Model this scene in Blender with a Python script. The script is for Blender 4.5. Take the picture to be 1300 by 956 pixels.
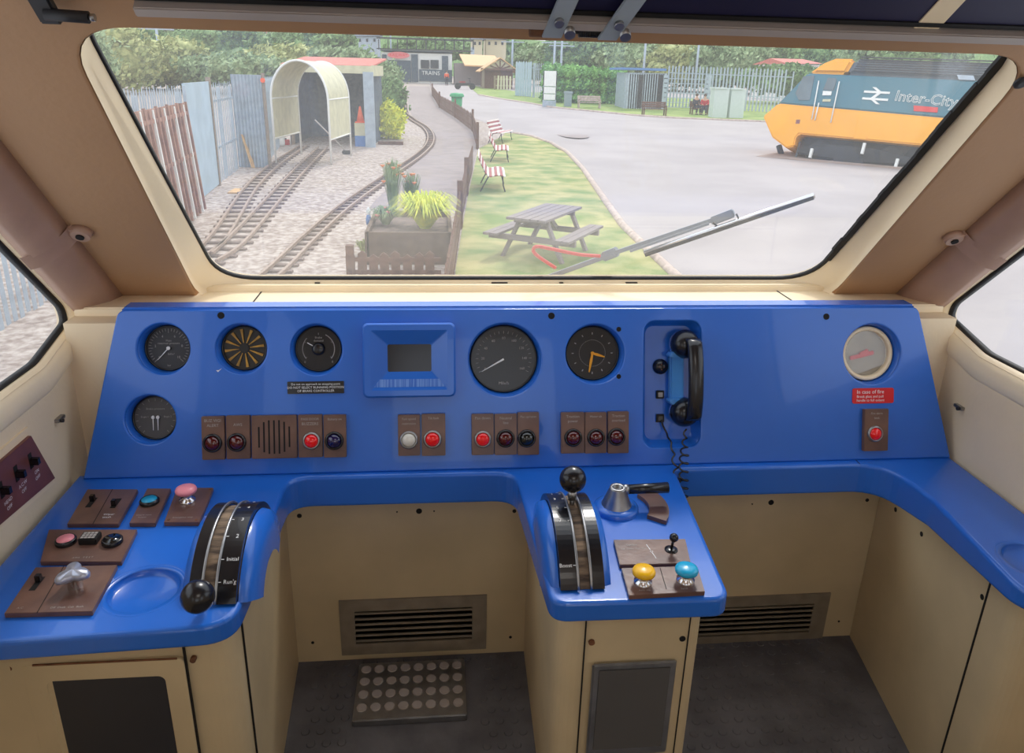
import bpy, bmesh, math, random
from mathutils import Vector, Matrix
random.seed(7)
for o in list(bpy.data.objects): bpy.data.objects.remove(o)
SC = bpy.context.scene; COL = SC.collection; PI = math.pi

# ------------------------------------------------------------------ camera
F, CX, CY, H = 950., 650., 433.5, 1.5
dn = Vector((580-CX, 3095-CY, F)).normalized()
fw = Vector((555-CX, 92-CY, F)); fw = (fw - dn*fw.dot(dn)).normalized()
rt = dn.cross(fw)
EYE = Vector((0, 0, H))
def ray(px, py):
    r = Vector((px-CX, py-CY, F)); return Vector((r.dot(rt), r.dot(fw), -r.dot(dn)))
cd = bpy.data.cameras.new('camera'); cam = bpy.data.objects.new('camera', cd); COL.objects.link(cam)
cd.sensor_width = 36; cd.lens = F/1300*36; cd.shift_y = -(478-CY)/1300; cd.clip_start = .02; cd.clip_end = 2000
bx_ = Vector((rt.x, fw.x, -dn.x)); by_ = -Vector((rt.y, fw.y, -dn.y)); bz_ = -Vector((rt.z, fw.z, -dn.z))
R3 = Matrix((bx_, by_, bz_)).transposed()
cam.matrix_world = Matrix.Translation(EYE) @ R3.to_4x4()
SC.camera = cam
# ------------------------------------------------------------------ light
SC.view_settings.view_transform = 'Standard'; SC.view_settings.look = 'None'
SC.view_settings.gamma = 1; SC.view_settings.use_curve_mapping = False
SC.view_settings.exposure = 0.12
w = bpy.data.worlds.new('sky'); SC.world = w; w.use_nodes = True
nt = w.node_tree; bg = nt.nodes['Background']
tc = nt.nodes.new('ShaderNodeTexCoord'); mp = nt.nodes.new('ShaderNodeMapping'); mp.inputs['Scale'].default_value = (1, 1, 3)
nz = nt.nodes.new('ShaderNodeTexNoise'); nz.inputs['Scale'].default_value = 1.6; nz.inputs['Detail'].default_value = 6
rp = nt.nodes.new('ShaderNodeValToRGB'); rp.color_ramp.elements[0].position = .3; rp.color_ramp.elements[1].position = .7
rp.color_ramp.elements[0].color = (.70, .80, .95, 1); rp.color_ramp.elements[1].color = (.95, .97, 1, 1)
nt.links.new(tc.outputs['Generated'], mp.inputs[0]); nt.links.new(mp.outputs[0], nz.inputs[0])
nt.links.new(nz.outputs[0], rp.inputs[0]); nt.links.new(rp.outputs[0], bg.inputs[0]); bg.inputs[1].default_value = 1.55
sd = bpy.data.lights.new('sun', 'SUN'); sd.energy = 1.8; sd.angle = math.radians(12); sd.color = (1, .96, .9)
sun = bpy.data.objects.new('sun', sd); COL.objects.link(sun); sun.rotation_euler = (math.radians(-38), math.radians(14), 0); sun.location = (0, 5, 20)

# ------------------------------------------------------------------ frames
XC = .218
def frame(o, u, v):
    u = Vector(u).normalized(); n = u.cross(Vector(v)).normalized(); v = n.cross(u)
    m = Matrix((u, v, n)).transposed().to_4x4(); return Matrix.Translation(Vector(o)) @ m
def hit(px, py, p, n):
    r = ray(px, py); return EYE + r*((Vector(p)-EYE).dot(n)/r.dot(n))
def HZ(px, py, z=-1.4): return hit(px, py, (0, 0, z), Vector((0, 0, 1)))
def HY(px, py, y): return hit(px, py, (0, y, 0), Vector((0, 1, 0)))
def HX(px, py, x): return hit(px, py, (x, 0, 0), Vector((1, 0, 0)))
def loc_in(M, px, py, dz=0):
    n = M.col[2].to_3d(); p = M.translation + n*dz
    return M.inverted() @ hit(px, py, p, n)
DASH = frame((0, 1.497, .660), (1, 0, 0), (0, .105, .345))
WIN = frame((XC, 1.80, 1.02), (1, 0, 0), (0, -.52, .525))
DZ = .655
DESK = frame((0, 0, DZ), (1, 0, 0), (0, 1, 0))
WL = frame((-.80, 0, 0), (0, 1, 0), (0, 0, 1)); WR = frame((1.236, 0, 0), (0, -1, 0), (0, 0, 1))
T = Matrix.Translation
def gz(y):
    pts = [(-1e3, -1.4), (32, -1.4), (60, -.62), (110, .1), (400, 1.2), (1e4, 1.2)]
    for (a, za), (b, zb) in zip(pts, pts[1:]):
        if y <= b: return za + (zb-za)*max(0, (y-a))/(b-a)
    return 0
def G(px, py):
    r = ray(px, py); t = .5
    lo, hi = 0, None
    t = 5.
    while t < 400:
        if H + r.z/r.y*t < gz(t): break
        t += .25
    return Vector((r.x/r.y*t, t, gz(t)))

# ------------------------------------------------------------------ materials
def mat(name, col, rough=.5, metal=0, var=.08, scale=8, bump=0, bscale=60, spec=.5, emit=None, trans=0, col2=None, coat=0, detail=4, stretch=None, sub=0):
    m = bpy.data.materials.new(name); m.use_nodes = True; t = m.node_tree; b = t.nodes['Principled BSDF']
    L = t.links.new; tc = t.nodes.new('ShaderNodeTexCoord'); src = tc.outputs['Object']
    if stretch:
        mm = t.nodes.new('ShaderNodeMapping'); mm.inputs['Scale'].default_value = stretch; L(src, mm.inputs[0]); src = mm.outputs[0]
    if var or col2:
        n = t.nodes.new('ShaderNodeTexNoise'); n.inputs['Scale'].default_value = scale; n.inputs['Detail'].default_value = detail; L(src, n.inputs[0])
        r = t.nodes.new('ShaderNodeValToRGB'); r.color_ramp.elements[0].position = .35; r.color_ramp.elements[1].position = .65
        c2 = col2 or [min(1, c*(1+var)) for c in col]; c1 = col if col2 else [c*(1-var) for c in col]
        r.color_ramp.elements[0].color = (*c1, 1); r.color_ramp.elements[1].color = (*c2, 1)
        L(n.outputs[0], r.inputs[0]); L(r.outputs[0], b.inputs['Base Color'])
    else: b.inputs['Base Color'].default_value = (*col, 1)
    if bump:
        n2 = t.nodes.new('ShaderNodeTexNoise'); n2.inputs['Scale'].default_value = bscale; n2.inputs['Detail'].default_value = 5; L(src, n2.inputs[0])
        bn = t.nodes.new('ShaderNodeBump'); bn.inputs['Strength'].default_value = bump; bn.inputs['Distance'].default_value = .01
        L(n2.outputs[0], bn.inputs['Height']); L(bn.outputs[0], b.inputs['Normal'])
    b.inputs['Roughness'].default_value = rough; b.inputs['Metallic'].default_value = metal; b.inputs['Specular IOR Level'].default_value = spec
    b.inputs['Transmission Weight'].default_value = trans; b.inputs['Coat Weight'].default_value = coat
    if emit: b.inputs['Emission Color'].default_value = (*emit[0], 1); b.inputs['Emission Strength'].default_value = emit[1]
    return m
def S(r, g, b):   # sRGB 0-255 to linear
    f = lambda c: (c/255/12.92) if c/255 <= .04045 else ((c/255+.055)/1.055)**2.4
    return (f(r), f(g), f(b))
M = {}
M['blue'] = mat('blue_moulding', S(36, 106, 206), .27, var=.05, scale=3, bump=.02, bscale=300, coat=.35)
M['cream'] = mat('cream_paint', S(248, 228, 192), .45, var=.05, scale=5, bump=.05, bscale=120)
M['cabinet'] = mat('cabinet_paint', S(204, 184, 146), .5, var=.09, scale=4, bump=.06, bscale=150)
M['taupe'] = mat('taupe_lining', S(176, 136, 98), .6, var=.05, scale=3, bump=.08, bscale=80)
M['wall'] = mat('wall_lining', S(242, 220, 184), .55, var=.06, scale=4, bump=.1, bscale=90)
M['duct'] = mat('padded_vinyl', S(176, 142, 122), .45, var=.08, scale=8, bump=.25, bscale=14)
M['black'] = mat('black_plastic', S(22, 22, 26), .27, var=.1, coat=.2)
M['gasket'] = mat('black_rubber', S(18, 18, 20), .6, var=.2, scale=30)
M['brown'] = mat('brown_laminate', S(122, 90, 76), .3, var=.18, scale=14, bump=.05, col2=S(98, 72, 64))
M['brownred'] = mat('brown_red_laminate', S(112, 66, 60), .38, var=.15, scale=14)
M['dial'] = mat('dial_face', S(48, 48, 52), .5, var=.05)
M['dial2'] = mat('dial_face_warm', S(86, 84, 82), .5, var=.05)
M['white'] = mat('white_marking', S(235, 235, 235), .5, var=0)
M['faint'] = mat('faint_marking', S(170, 165, 160), .5, var=0)
M['chrome'] = mat('chrome', S(225, 225, 228), .18, metal=1, var=.03)
M['steel'] = mat('brushed_steel', S(165, 165, 165), .38, metal=1, var=.12, scale=30)
M['redlamp'] = mat('red_lens', S(225, 20, 25), .12, var=0, coat=.6, emit=(S(255, 20, 25), .08))
M['darkred'] = mat('dark_red_lens', S(80, 5, 8), .1, var=0, coat=.8)
M['navy'] = mat('navy_lens', S(22, 14, 70), .1, var=0, coat=.8)
M['pearl'] = mat('white_lens', S(225, 222, 210), .15, var=0, coat=.5)
M['blacklens'] = mat('black_lens', S(14, 20, 20), .1, var=0, coat=.8)
M['pink'] = mat('pink_button', S(246, 150, 162), .3, var=.03)
M['cyan'] = mat('cyan_button', S(40, 170, 215), .25, var=.03)
M['yellowb'] = mat('yellow_button', S(245, 190, 30), .25, var=.08)
M['orange'] = mat('clock_hand_orange', S(235, 160, 30), .4, var=0)
M['amber'] = mat('vane_yellow', S(190, 140, 50), .4, var=.3, scale=60)
M['sign_red'] = mat('sign_red', S(215, 22, 30), .35, var=0)
M['screen'] = mat('dark_screen', S(26, 24, 30), .15, var=.1)
M['ghost'] = mat('worn_label', S(110, 150, 215), .6, scale=260, col2=S(48, 98, 190), stretch=(1, .02, .02), detail=1)
M['cradle'] = mat('cradle_blue', S(70, 140, 210), .35, var=.05)
M['floor'] = mat('floor_rubber', S(100, 98, 100), .6, var=.25, scale=9, bump=.2, bscale=50)
M['grille'] = mat('vent_metal', S(150, 138, 120), .45, metal=.3, var=.12, scale=20)
M['hole'] = mat('screw_hole', S(12, 10, 10), .8, var=0)
M['darkblind'] = mat('navy_blind_fabric', S(26, 24, 62), .5, var=.2, scale=3)
M['strip'] = mat('grey_rail', S(175, 165, 158), .45, var=.05)
M['silverknob'] = mat('silver_knob', S(185, 190, 205), .3, metal=.6, var=.05)
M['brush'] = mat('brush_strip', S(150, 128, 105), .8, col2=S(70, 58, 50), scale=90, stretch=(.2, 1, 1))
M['stain'] = mat('rust_stain', S(112, 72, 46), .8, var=.3, scale=40)
def glass_mat(name, dirt, tint=(1, 1, 1), gl=.035, dcol=(.9, .9, .88)):
    m = bpy.data.materials.new(name); m.use_nodes = True; t = m.node_tree; t.nodes.clear(); L = t.links.new; N = t.nodes.new
    out = N('ShaderNodeOutputMaterial'); tr = N('ShaderNodeBsdfTransparent'); tr.inputs[0].default_value = (*tint, 1)
    df = N('ShaderNodeBsdfTranslucent'); df.inputs[0].default_value = (*dcol, 1)
    d2 = N('ShaderNodeBsdfDiffuse'); d2.inputs[0].default_value = (*dcol, 1)
    gg = N('ShaderNodeBsdfGlossy'); gg.inputs['Roughness'].default_value = .03
    tc = N('ShaderNodeTexCoord'); n = N('ShaderNodeTexNoise'); n.inputs['Scale'].default_value = 3; n.inputs['Detail'].default_value = 8
    n3 = N('ShaderNodeTexVoronoi'); n3.inputs['Scale'].default_value = 60
    L(tc.outputs['Object'], n.inputs[0]); L(tc.outputs['Object'], n3.inputs['Vector'])
    mr = N('ShaderNodeMapRange'); mr.inputs[1].default_value = .3; mr.inputs[2].default_value = .7; mr.inputs[3].default_value = dirt*.65; mr.inputs[4].default_value = dirt*1.35
    L(n.outputs[0], mr.inputs[0])
    m0 = N('ShaderNodeMixShader'); m0.inputs[0].default_value = .25; L(df.outputs[0], m0.inputs[1]); L(d2.outputs[0], m0.inputs[2])
    m1 = N('ShaderNodeMixShader'); L(mr.outputs[0], m1.inputs[0]); L(tr.outputs[0], m1.inputs[1]); L(m0.outputs[0], m1.inputs[2])
    m2 = N('ShaderNodeMixShader'); m2.inputs[0].default_value = gl; L(m1.outputs[0], m2.inputs[1]); L(gg.outputs[0], m2.inputs[2]); L(m2.outputs[0], out.inputs[0])
    return m
M['glass'] = glass_mat('dusty_windscreen_glass', .058)
M['sideglass'] = glass_mat('dusty_side_glass', .06)
M['dialglass'] = glass_mat('dial_glass', .05, gl=.06)
# outdoors
M['gravel'] = mat('gravel', S(140, 124, 114), .95, col2=S(192, 180, 170), scale=9, bump=1, bscale=14, detail=15)
M['asphalt'] = mat('asphalt', S(166, 158, 156), .9, var=.08, scale=.35, bump=.1, bscale=40, detail=9)
M['asphalt2'] = mat('worn_path', S(150, 138, 134), .95, var=.1, scale=2, detail=9)
M['grass'] = mat('dry_lawn', S(112, 136, 72), .95, col2=S(178, 170, 116), scale=1.3, detail=12, bump=.5, bscale=30)
M['verge'] = mat('verge_grass', S(110, 135, 60), .95, col2=S(150, 165, 90), scale=.8, detail=10)
M['kerb'] = mat('kerb_stone', S(190, 172, 160), .9, var=.2, scale=6)
M['rail'] = mat('rusty_rail', S(156, 134, 118), .6, var=.2, scale=20)
M['sleeper'] = mat('dark_sleeper', S(118, 102, 94), .9, var=.25, scale=9)
M['galv'] = mat('galvanised_steel', S(170, 182, 192), .55, metal=.2, var=.1, scale=5)
M['sheet'] = mat('grey_sheet', S(168, 188, 200), .6, var=.08, scale=2)
M['bed'] = mat('track_bed_earth', S(158, 140, 130), .95, var=.12, scale=1.5, detail=10)
M['rusty'] = mat('rusty_sheet', S(172, 128, 108), .85, col2=S(136, 98, 84), scale=4)
M['whitep'] = mat('white_paint', S(232, 232, 226), .5, var=.04)
M['hoop'] = mat('yellowed_plastic_sheet', S(205, 200, 165), .5, var=.1, scale=4)
M['shed'] = mat('dark_shed_wall', S(92, 104, 114), .85, col2=S(66, 80, 92), scale=7, detail=10)
M['redroof'] = mat('red_roof', S(200, 112, 98), .8, var=.12, scale=4)
M['timber'] = mat('weathered_timber', S(142, 128, 112), .85, var=.2, scale=6, stretch=(1, 8, 8))
M['darktimber'] = mat('dark_brown_timber', S(112, 82, 68), .85, var=.25, scale=8)
M['greytimber'] = mat('grey_timber', S(138, 128, 126), .85, var=.2, scale=8, stretch=(2, 12, 12))
M['leaf1'] = mat('leaf_olive', S(130, 142, 80), .8, col2=S(194, 196, 128), scale=3)
M['leaf2'] = mat('leaf_dark', S(76, 110, 62), .8, col2=S(134, 164, 98), scale=3)
M['leaf3'] = mat('leaf_green', S(108, 134, 88), .8, col2=S(166, 184, 134), scale=3)
M['leafy'] = mat('leaf_yellow', S(244, 240, 70), .7, col2=S(196, 212, 80), scale=6)
M['hedge'] = mat('hedge_leaf', S(84, 138, 72), .8, col2=S(146, 196, 104), scale=1.2)
M['flower'] = mat('orange_flower', S(226, 140, 90), .7, var=.2, scale=30)
M['flowerp'] = mat('pink_flower', S(226, 130, 130), .7, var=.2, scale=30)
M['bench_r'] = mat('red_slat', S(156, 62, 62), .6, var=.1)
M['bench_w'] = mat('white_slat', S(225, 212, 205), .6, var=.05)
M['iron'] = mat('black_iron', S(45, 45, 48), .6, var=.1)
M['greenbin'] = mat('green_bin', S(40, 150, 95), .5, var=.05)
M['greybin'] = mat('grey_bin', S(140, 155, 160), .5, var=.05)
M['paleb'] = mat('pale_cabinet', S(200, 212, 205), .6, var=.05)
M['loco_y'] = mat('train_yellow', S(250, 172, 20), .35, var=.04, scale=1)
M['loco_b'] = mat('train_blue', S(50, 112, 128), .35, var=.05, scale=1)
M['loco_r'] = mat('train_roof', S(88, 98, 106), .6, var=.08, scale=2)
M['loco_k'] = mat('train_underframe', S(54, 56, 60), .8, var=.2, scale=3)
M['loco_g'] = mat('train_window', S(96, 112, 118), .15, var=.2, scale=1)
M['orangej'] = mat('orange_jacket', S(240, 96, 50), .7, var=.05)
M['skin'] = mat('skin', S(205, 160, 135), .6, var=.03)
M['darkcloth'] = mat('dark_cloth', S(48, 52, 66), .8, var=.1)
M['redcloth'] = mat('red_cloth', S(190, 45, 50), .8, var=.1)
M['brick'] = mat('brick', S(150, 96, 84), .9, var=.15, scale=10)
M['stone'] = mat('pale_render', S(205, 195, 165), .8, var=.06)
M['bluep'] = mat('blue_paint', S(80, 125, 185), .6, var=.05)
M['ply'] = mat('plywood', S(214, 172, 122), .7, var=.12, scale=8)
M['soil'] = mat('planter_board', S(100, 82, 68), .9, var=.2, scale=5)
M['darkglass'] = mat('dark_window', S(40, 44, 50), .2, var=.1)
M['redhose'] = mat('red_hose', S(215, 70, 55), .4, var=.05)
M['wiperg'] = mat('grey_arm', S(140, 145, 150), .5, metal=.2, var=.1)
M['hair'] = mat('hair', S(80, 64, 52), .8, var=.1)

# ------------------------------------------------------------------ mesh builder
class MB:
    def __init__(s): s.v = []; s.f = []; s.sm = []; s.mi = []; s.cur = 0
    def add(s, vs, fs, sm=False):
        b = len(s.v); s.v += [Vector(v) for v in vs]; s.f += [tuple(i+b for i in f) for f in fs]; s.sm += [sm]*len(fs); s.mi += [s.cur]*len(fs); return s
    def box(s, x0, x1, y0, y1, z0, z1, Mx=None):
        vs = [Vector((x, y, z)) for z in (z0, z1) for y in (y0, y1) for x in (x0, x1)]
        if Mx: vs = [Mx @ v for v in vs]
        return s.add(vs, [(0, 2, 3, 1), (4, 5, 7, 6), (0, 1, 5, 4), (2, 6, 7, 3), (0, 4, 6, 2), (1, 3, 7, 5)])
    def beam(s, a, b, w, h, up=(0, 0, 1)):
        a = Vector(a); b = Vector(b); d = (b-a); l = d.length; d.normalize(); up = Vector(up)
        if abs(d.dot(up)) > .98: up = Vector((0, 1, 0))
        sd = d.cross(up).normalized(); u = sd.cross(d)
        Mx = Matrix.Translation(a) @ Matrix((d, sd, u)).transposed().to_4x4()
        return s.box(0, l, -w/2, w/2, -h/2, h/2, Mx)
    def lathe(s, prof, n=32, Mx=None, sm=True, cap=True):
        Mx = Mx or Matrix(); vs = []; fs = []
        for r, z in prof:
            for i in range(n): a = 2*PI*i/n; vs.append(Mx @ Vector((r*math.cos(a), r*math.sin(a), z)))
        k = len(prof)
        for j in range(k-1):
            for i in range(n): i2 = (i+1) % n; fs.append((j*n+i, j*n+i2, (j+1)*n+i2, (j+1)*n+i))
        s.add(vs, fs, sm)
        if cap:
            b = len(s.v)-len(vs)
            if prof[0][0] > 1e-5: s.f.append(tuple(b+i for i in reversed(range(n)))); s.sm.append(False); s.mi.append(s.cur)
            if prof[-1][0] > 1e-5: s.f.append(tuple(b+(k-1)*n+i for i in range(n))); s.sm.append(False); s.mi.append(s.cur)
        return s
    def cyl(s, a, b, r0, r1=None, n=12, sm=True):
        a = Vector(a); b = Vector(b); r1 = r0 if r1 is None else r1; d = b-a; q = d.to_track_quat('Z', 'Y').to_matrix().to_4x4()
        return s.lathe([(r0, 0), (r1, d.length)], n, Matrix.Translation(a) @ q, sm)
    def ball(s, c, r, n=16, sc=(1, 1, 1)):
        pr = [(max(1e-6, math.sin(PI*i/n)), -math.cos(PI*i/n)) for i in range(n+1)]
        return s.lathe(pr, n*2, Matrix.Translation(Vector(c)) @ Matrix.Diagonal((r*sc[0], r*sc[1], r*sc[2], 1)), cap=False)
    def tube(s, pts, r, n=8, closed=False):
        pts = [Vector(p) for p in pts]; vs = []; fs = []; k = len(pts); nr = None
        for i, p in enumerate(pts):
            t = (pts[min(i+1, k-1)]-pts[max(i-1, 0)]).normalized() if not closed else (pts[(i+1) % k]-pts[i-1]).normalized()
            if nr is None: nr = t.orthogonal().normalized()
            nr = (nr-t*nr.dot(t)).normalized(); bn = t.cross(nr); rr = r[i] if isinstance(r, (list, tuple)) else r
            for j in range(n): a = 2*PI*j/n; vs.append(p+(nr*math.cos(a)+bn*math.sin(a))*rr)
        for i in range(k if closed else k-1):
            i2 = (i+1) % k
            for j in range(n): j2 = (j+1) % n; fs.append((i*n+j, i*n+j2, i2*n+j2, i2*n+j))
        s.add(vs, fs, True)
        if not closed:
            b = len(s.v)-len(vs)
            s.f += [tuple(b+j for j in reversed(range(n))), tuple(b+(k-1)*n+j for j in range(n))]; s.sm += [False]*2; s.mi += [s.cur]*2
        return s
    def prism(s, poly, z0, z1, Mx=None):
        Mx = Mx or Matrix(); n = len(poly); vs = [Mx @ Vector((x, y, z)) for z in (z0, z1) for x, y in poly]
        ar = sum(poly[i][0]*poly[(i+1) % n][1]-poly[(i+1) % n][0]*poly[i][1] for i in range(n))
        fs = [tuple(reversed(range(n))), tuple(range(n, 2*n))]+[(i, (i+1) % n, n+(i+1) % n, n+i) for i in range(n)]
        if ar < 0: fs = [tuple(reversed(f)) for f in fs]
        return s.add(vs, fs)
    def loft(s, rings, closed=True, sm=True, cap=False):
        n = len(rings[0]); vs = [v for r in rings for v in r]; fs = []
        for j in range(len(rings)-1):
            for i in range(n if closed else n-1): i2 = (i+1) % n; fs.append((j*n+i, j*n+i2, (j+1)*n+i2, (j+1)*n+i))
        if cap: fs += [tuple(reversed(range(n))), tuple((len(rings)-1)*n+i for i in range(n))]
        return s.add(vs, fs, sm)
    def plate(s, outline, holes, z0, z1, bevel=0, res=3, Mx=None):
        cu = bpy.data.curves.new('c', 'CURVE'); cu.dimensions = '2D'; cu.fill_mode = 'BOTH'
        cu.extrude = max(0, (z1-z0)/2-bevel); cu.bevel_depth = bevel; cu.bevel_resolution = res; cu.offset = -bevel
        for lp in [outline]+holes:
            sp = cu.splines.new('POLY'); sp.points.add(len(lp)-1); sp.use_cyclic_u = True
            for p, q in zip(sp.points, lp): p.co = (q[0], q[1], 0, 1)
        return s._curve(cu, Matrix.Translation((0, 0, (z0+z1)/2)) if not Mx else Mx @ Matrix.Translation((0, 0, (z0+z1)/2)))
    def _curve(s, cu, Mx, sm=False):
        o = bpy.data.objects.new('c', cu); COL.objects.link(o); bpy.context.view_layer.update()
        me = bpy.data.meshes.new_from_object(o.evaluated_get(bpy.context.evaluated_depsgraph_get()))
        s.add([Mx @ v.co for v in me.vertices], [tuple(p.vertices) for p in me.polygons], sm)
        bpy.data.objects.remove(o); bpy.data.meshes.remove(me); bpy.data.curves.remove(cu); return s
    def text(s, body, size, x, y, z=0, rot=0, align='CENTER', outline=0, Mx=None, sx=1):
        cu = bpy.data.curves.new('t', 'FONT'); cu.body = body; cu.size = size; cu.align_x = align; cu.align_y = 'CENTER'; cu.resolution_u = 2
        if outline: cu.fill_mode = 'NONE'; cu.bevel_depth = outline; cu.bevel_resolution = 0
        m = Matrix.Translation((x, y, z)) @ Matrix.Rotation(rot, 4, 'Z') @ Matrix.Diagonal((sx, 1, 1, 1))
        return s._curve(cu, Mx @ m if Mx else m)
    def build(s, name, m, parent=None, bevel=0, seg=2, kind=None, label=None, weld=False):
        me = bpy.data.meshes.new(name); me.from_pydata(s.v, [], s.f)
        ms = m if isinstance(m, (list, tuple)) else [m]
        for q in ms: me.materials.append(M[q])
        me.polygons.foreach_set('use_smooth', s.sm)
        if len(ms) > 1: me.polygons.foreach_set('material_index', s.mi)
        if weld or bevel:
            bm = bmesh.new(); bm.from_mesh(me); bmesh.ops.remove_doubles(bm, verts=bm.verts, dist=1e-5)
            bmesh.ops.recalc_face_normals(bm, faces=bm.faces)
            if bevel:
                es = [e for e in bm.edges if len(e.link_faces) == 2 and e.calc_face_angle(0) > .6]
                bmesh.ops.bevel(bm, geom=es, offset=bevel, segments=seg, affect='EDGES', clamp_overlap=True)
            bm.to_mesh(me); bm.free()
        me.update()
        o = bpy.data.objects.new(name, me); COL.objects.link(o); o.parent = parent
        if kind: o['kind'] = kind
        if label: o['label'] = label
        return o
def tag(o, label, cat, group=None, kind=None):
    o['label'] = label; o['category'] = cat
    if group: o['group'] = group
    if kind: o['kind'] = kind
    return o
def thing(name, label, cat, Mx=None, group=None):
    o = bpy.data.objects.new(name, None); COL.objects.link(o); o.empty_display_size = .05
    if Mx is not None: o.matrix_world = Mx
    return tag(o, label, cat, group)
def struct(name, mb, m, **k): return mb.build(name, m, kind='structure', **k)
def copy_tree(o, parent=None):
    c = o.copy(); COL.objects.link(c); c.parent = parent
    for ch in o.children: copy_tree(ch, c)
    return c
def circ(cx, cy, r, n=40, ry=None): return [(cx+r*math.cos(2*PI*i/n), cy+(ry or r)*math.sin(2*PI*i/n)) for i in range(n)]
def rrect(x0, y0, x1, y1, r, n=6):
    P = []
    for cx, cy, a in ((x1-r, y0+r, -90), (x1-r, y1-r, 0), (x0+r, y1-r, 90), (x0+r, y0+r, 180)):
        for i in range(n+1): t = math.radians(a+90*i/n); P.append((cx+r*math.cos(t), cy+r*math.sin(t)))
    return P
def rpoly(pts, rs, n=6):      # polygon with rounded corners
    out = []; k = len(pts)
    for i in range(k):
        p = Vector(pts[i]); a = Vector(pts[i-1]); b = Vector(pts[(i+1) % k]); r = rs[i] if isinstance(rs, (list, tuple)) else rs
        if r <= 0: out.append(tuple(p)); continue
        da = (a-p).normalized(); db = (b-p).normalized(); ang = da.angle(db); t = min(r/math.tan(ang/2), (a-p).length*.49, (b-p).length*.49)
        p0 = p+da*t; p1 = p+db*t
        for j in range(n+1):
            s_ = j/n; out.append(tuple(p0*(1-s_)**2+p*2*s_*(1-s_)+p1*s_**2))
    return out
#PART2
# ================================================================== CAB SHELL
dash_x0, dash_x1 = -.66, 1.10
def ysh(R, pts): return [(-y if R else y, z) for y, z in pts]
struct('floor', MB().box(-.82, 1.26, -1.6, 1.9, -.03, 0), 'floor')
open_l = rpoly([(.55, .915), (1.50, .915), (1.66, .955), (1.655, 1.0), (1.0, 1.655), (.55, 1.655)], [.1, .14, .06, .06, .12, .1], 8)
wallpoly = [(-1.6, 0), (1.9, 0), (1.9, .78), (.73, 1.95), (-1.6, 1.95)]
rear = rrect(-1.2, 1.0, -.25, 1.7, .1)  # unseen rear side openings, sized for the daylight they let in
def grow(p, d):
    c = Vector((sum(a for a, b in p)/len(p), sum(b for a, b in p)/len(p))); out = []
    n = len(p)
    for i in range(n):
        t = (Vector(p[(i+1) % n])-Vector(p[i-1])).normalized(); nn = Vector((t.y, -t.x)); out.append(tuple(Vector(p[i])+nn*d))
    return out
for side, W_, R in (('left', WL, 0), ('right', WR, 1)):
    a = ysh(R, wallpoly); h1 = ysh(R, open_l); h2 = ysh(R, rear)
    struct('wall_'+side, MB().plate(a, [h1, h2], -.04, 0, Mx=W_), 'wall')
    g = open_l; o1 = grow(g, .05); o2 = grow(g, .035); i1 = grow(g, -.006)
    def ring(pl, z): return [W_ @ Vector((-y if R else y, q, z)) for y, q in pl]
    t_ = MB().loft([ring(grow(g, .055), 0), ring(grow(g, .045), .008), ring(grow(g, .012), .008), ring(i1, -.006), ring(i1, -.03)])
    struct('trim_%d' % (1+R), t_, 'cream', weld=True)
    gm = grow(g, -.011)
    struct('window_%d' % (2+R), MB().loft([ring(i1, -.03), ring(i1, -.014), ring(gm, -.014), ring(gm, -.03)]), 'gasket')
    p = MB().prism([(v.x, v.y) for v in [Vector(q) for q in ysh(R, i1)]], -.027, -.022, W_)
    struct('window_%d' % (4+R), p, 'sideglass')
hole = rpoly([(-.788, -.07), (.788, -.07), (.748, .797), (-.748, .797)], [0, 0, .10, .10], 8)
struct('wall_front', MB().plate([(-1.0, -.12), (1.0, -.12), (1.0, 1.27), (-1.0, 1.27)], [hole], .02, .055, bevel=.004, Mx=WIN), 'taupe')
def wr(pl, z): return [WIN @ Vector((x, y, z)) for x, y in pl]
gl = rpoly([(-.745, 0), (.745, 0), (.745, .80), (-.745, .80)], [.10, .10, .085, .085], 8)
ho = rpoly([(-.786, -.05), (.786, -.05), (.746, .797), (-.746, .797)], [.12, .12, .10, .10], 8)
struct('trim_3', MB().loft([wr(ho, .052), wr(ho, .03), wr(gl, .004), wr(gl, -.012)]), 'cream')
gi = rpoly([(-.7415, .004), (.738, .004), (.738, .795), (-.7415, .795)], [.096, .096, .08, .08], 8)
struct('window_7', MB().loft([wr(gl, .003), wr(gi, .003), wr(gi, -.006), wr(gl, -.006)]), 'gasket')
struct('window_1', MB().prism(gl, -.010, -.005, WIN), 'glass')
struct('wall_back', MB().plate([(-.82, 0), (1.26, 0), (1.26, 1.9), (-.82, 1.9)], [list(reversed(rrect(-.3, .95, .75, 1.75, .05)))], -.03, 0, Mx=T((0, -1.6, 0)) @ Matrix.Rotation(PI/2, 4, 'X')), 'wall')  # unseen back wall, added to darken the cab; its opening limits the daylight
rg = MB(); R_ = random.Random(2)
for k_ in range(30): v0 = .10+k_*.0235; rg.box(.728+R_.uniform(-.002, .002), .745, v0, v0+.0237, .001, .008, WIN)
struct('trim_13', rg, 'gasket')
for n_, x0, x1 in ((14, -.80, dash_x0), (15, dash_x1, 1.236)): struct('trim_%d' % n_, MB().box(x0, x1, 1.60, 1.68, .55, .975), 'wall')
struct('ceiling', MB().box(-.84, 1.28, -1.6, .93, 1.87, 1.93), 'taupe')
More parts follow.
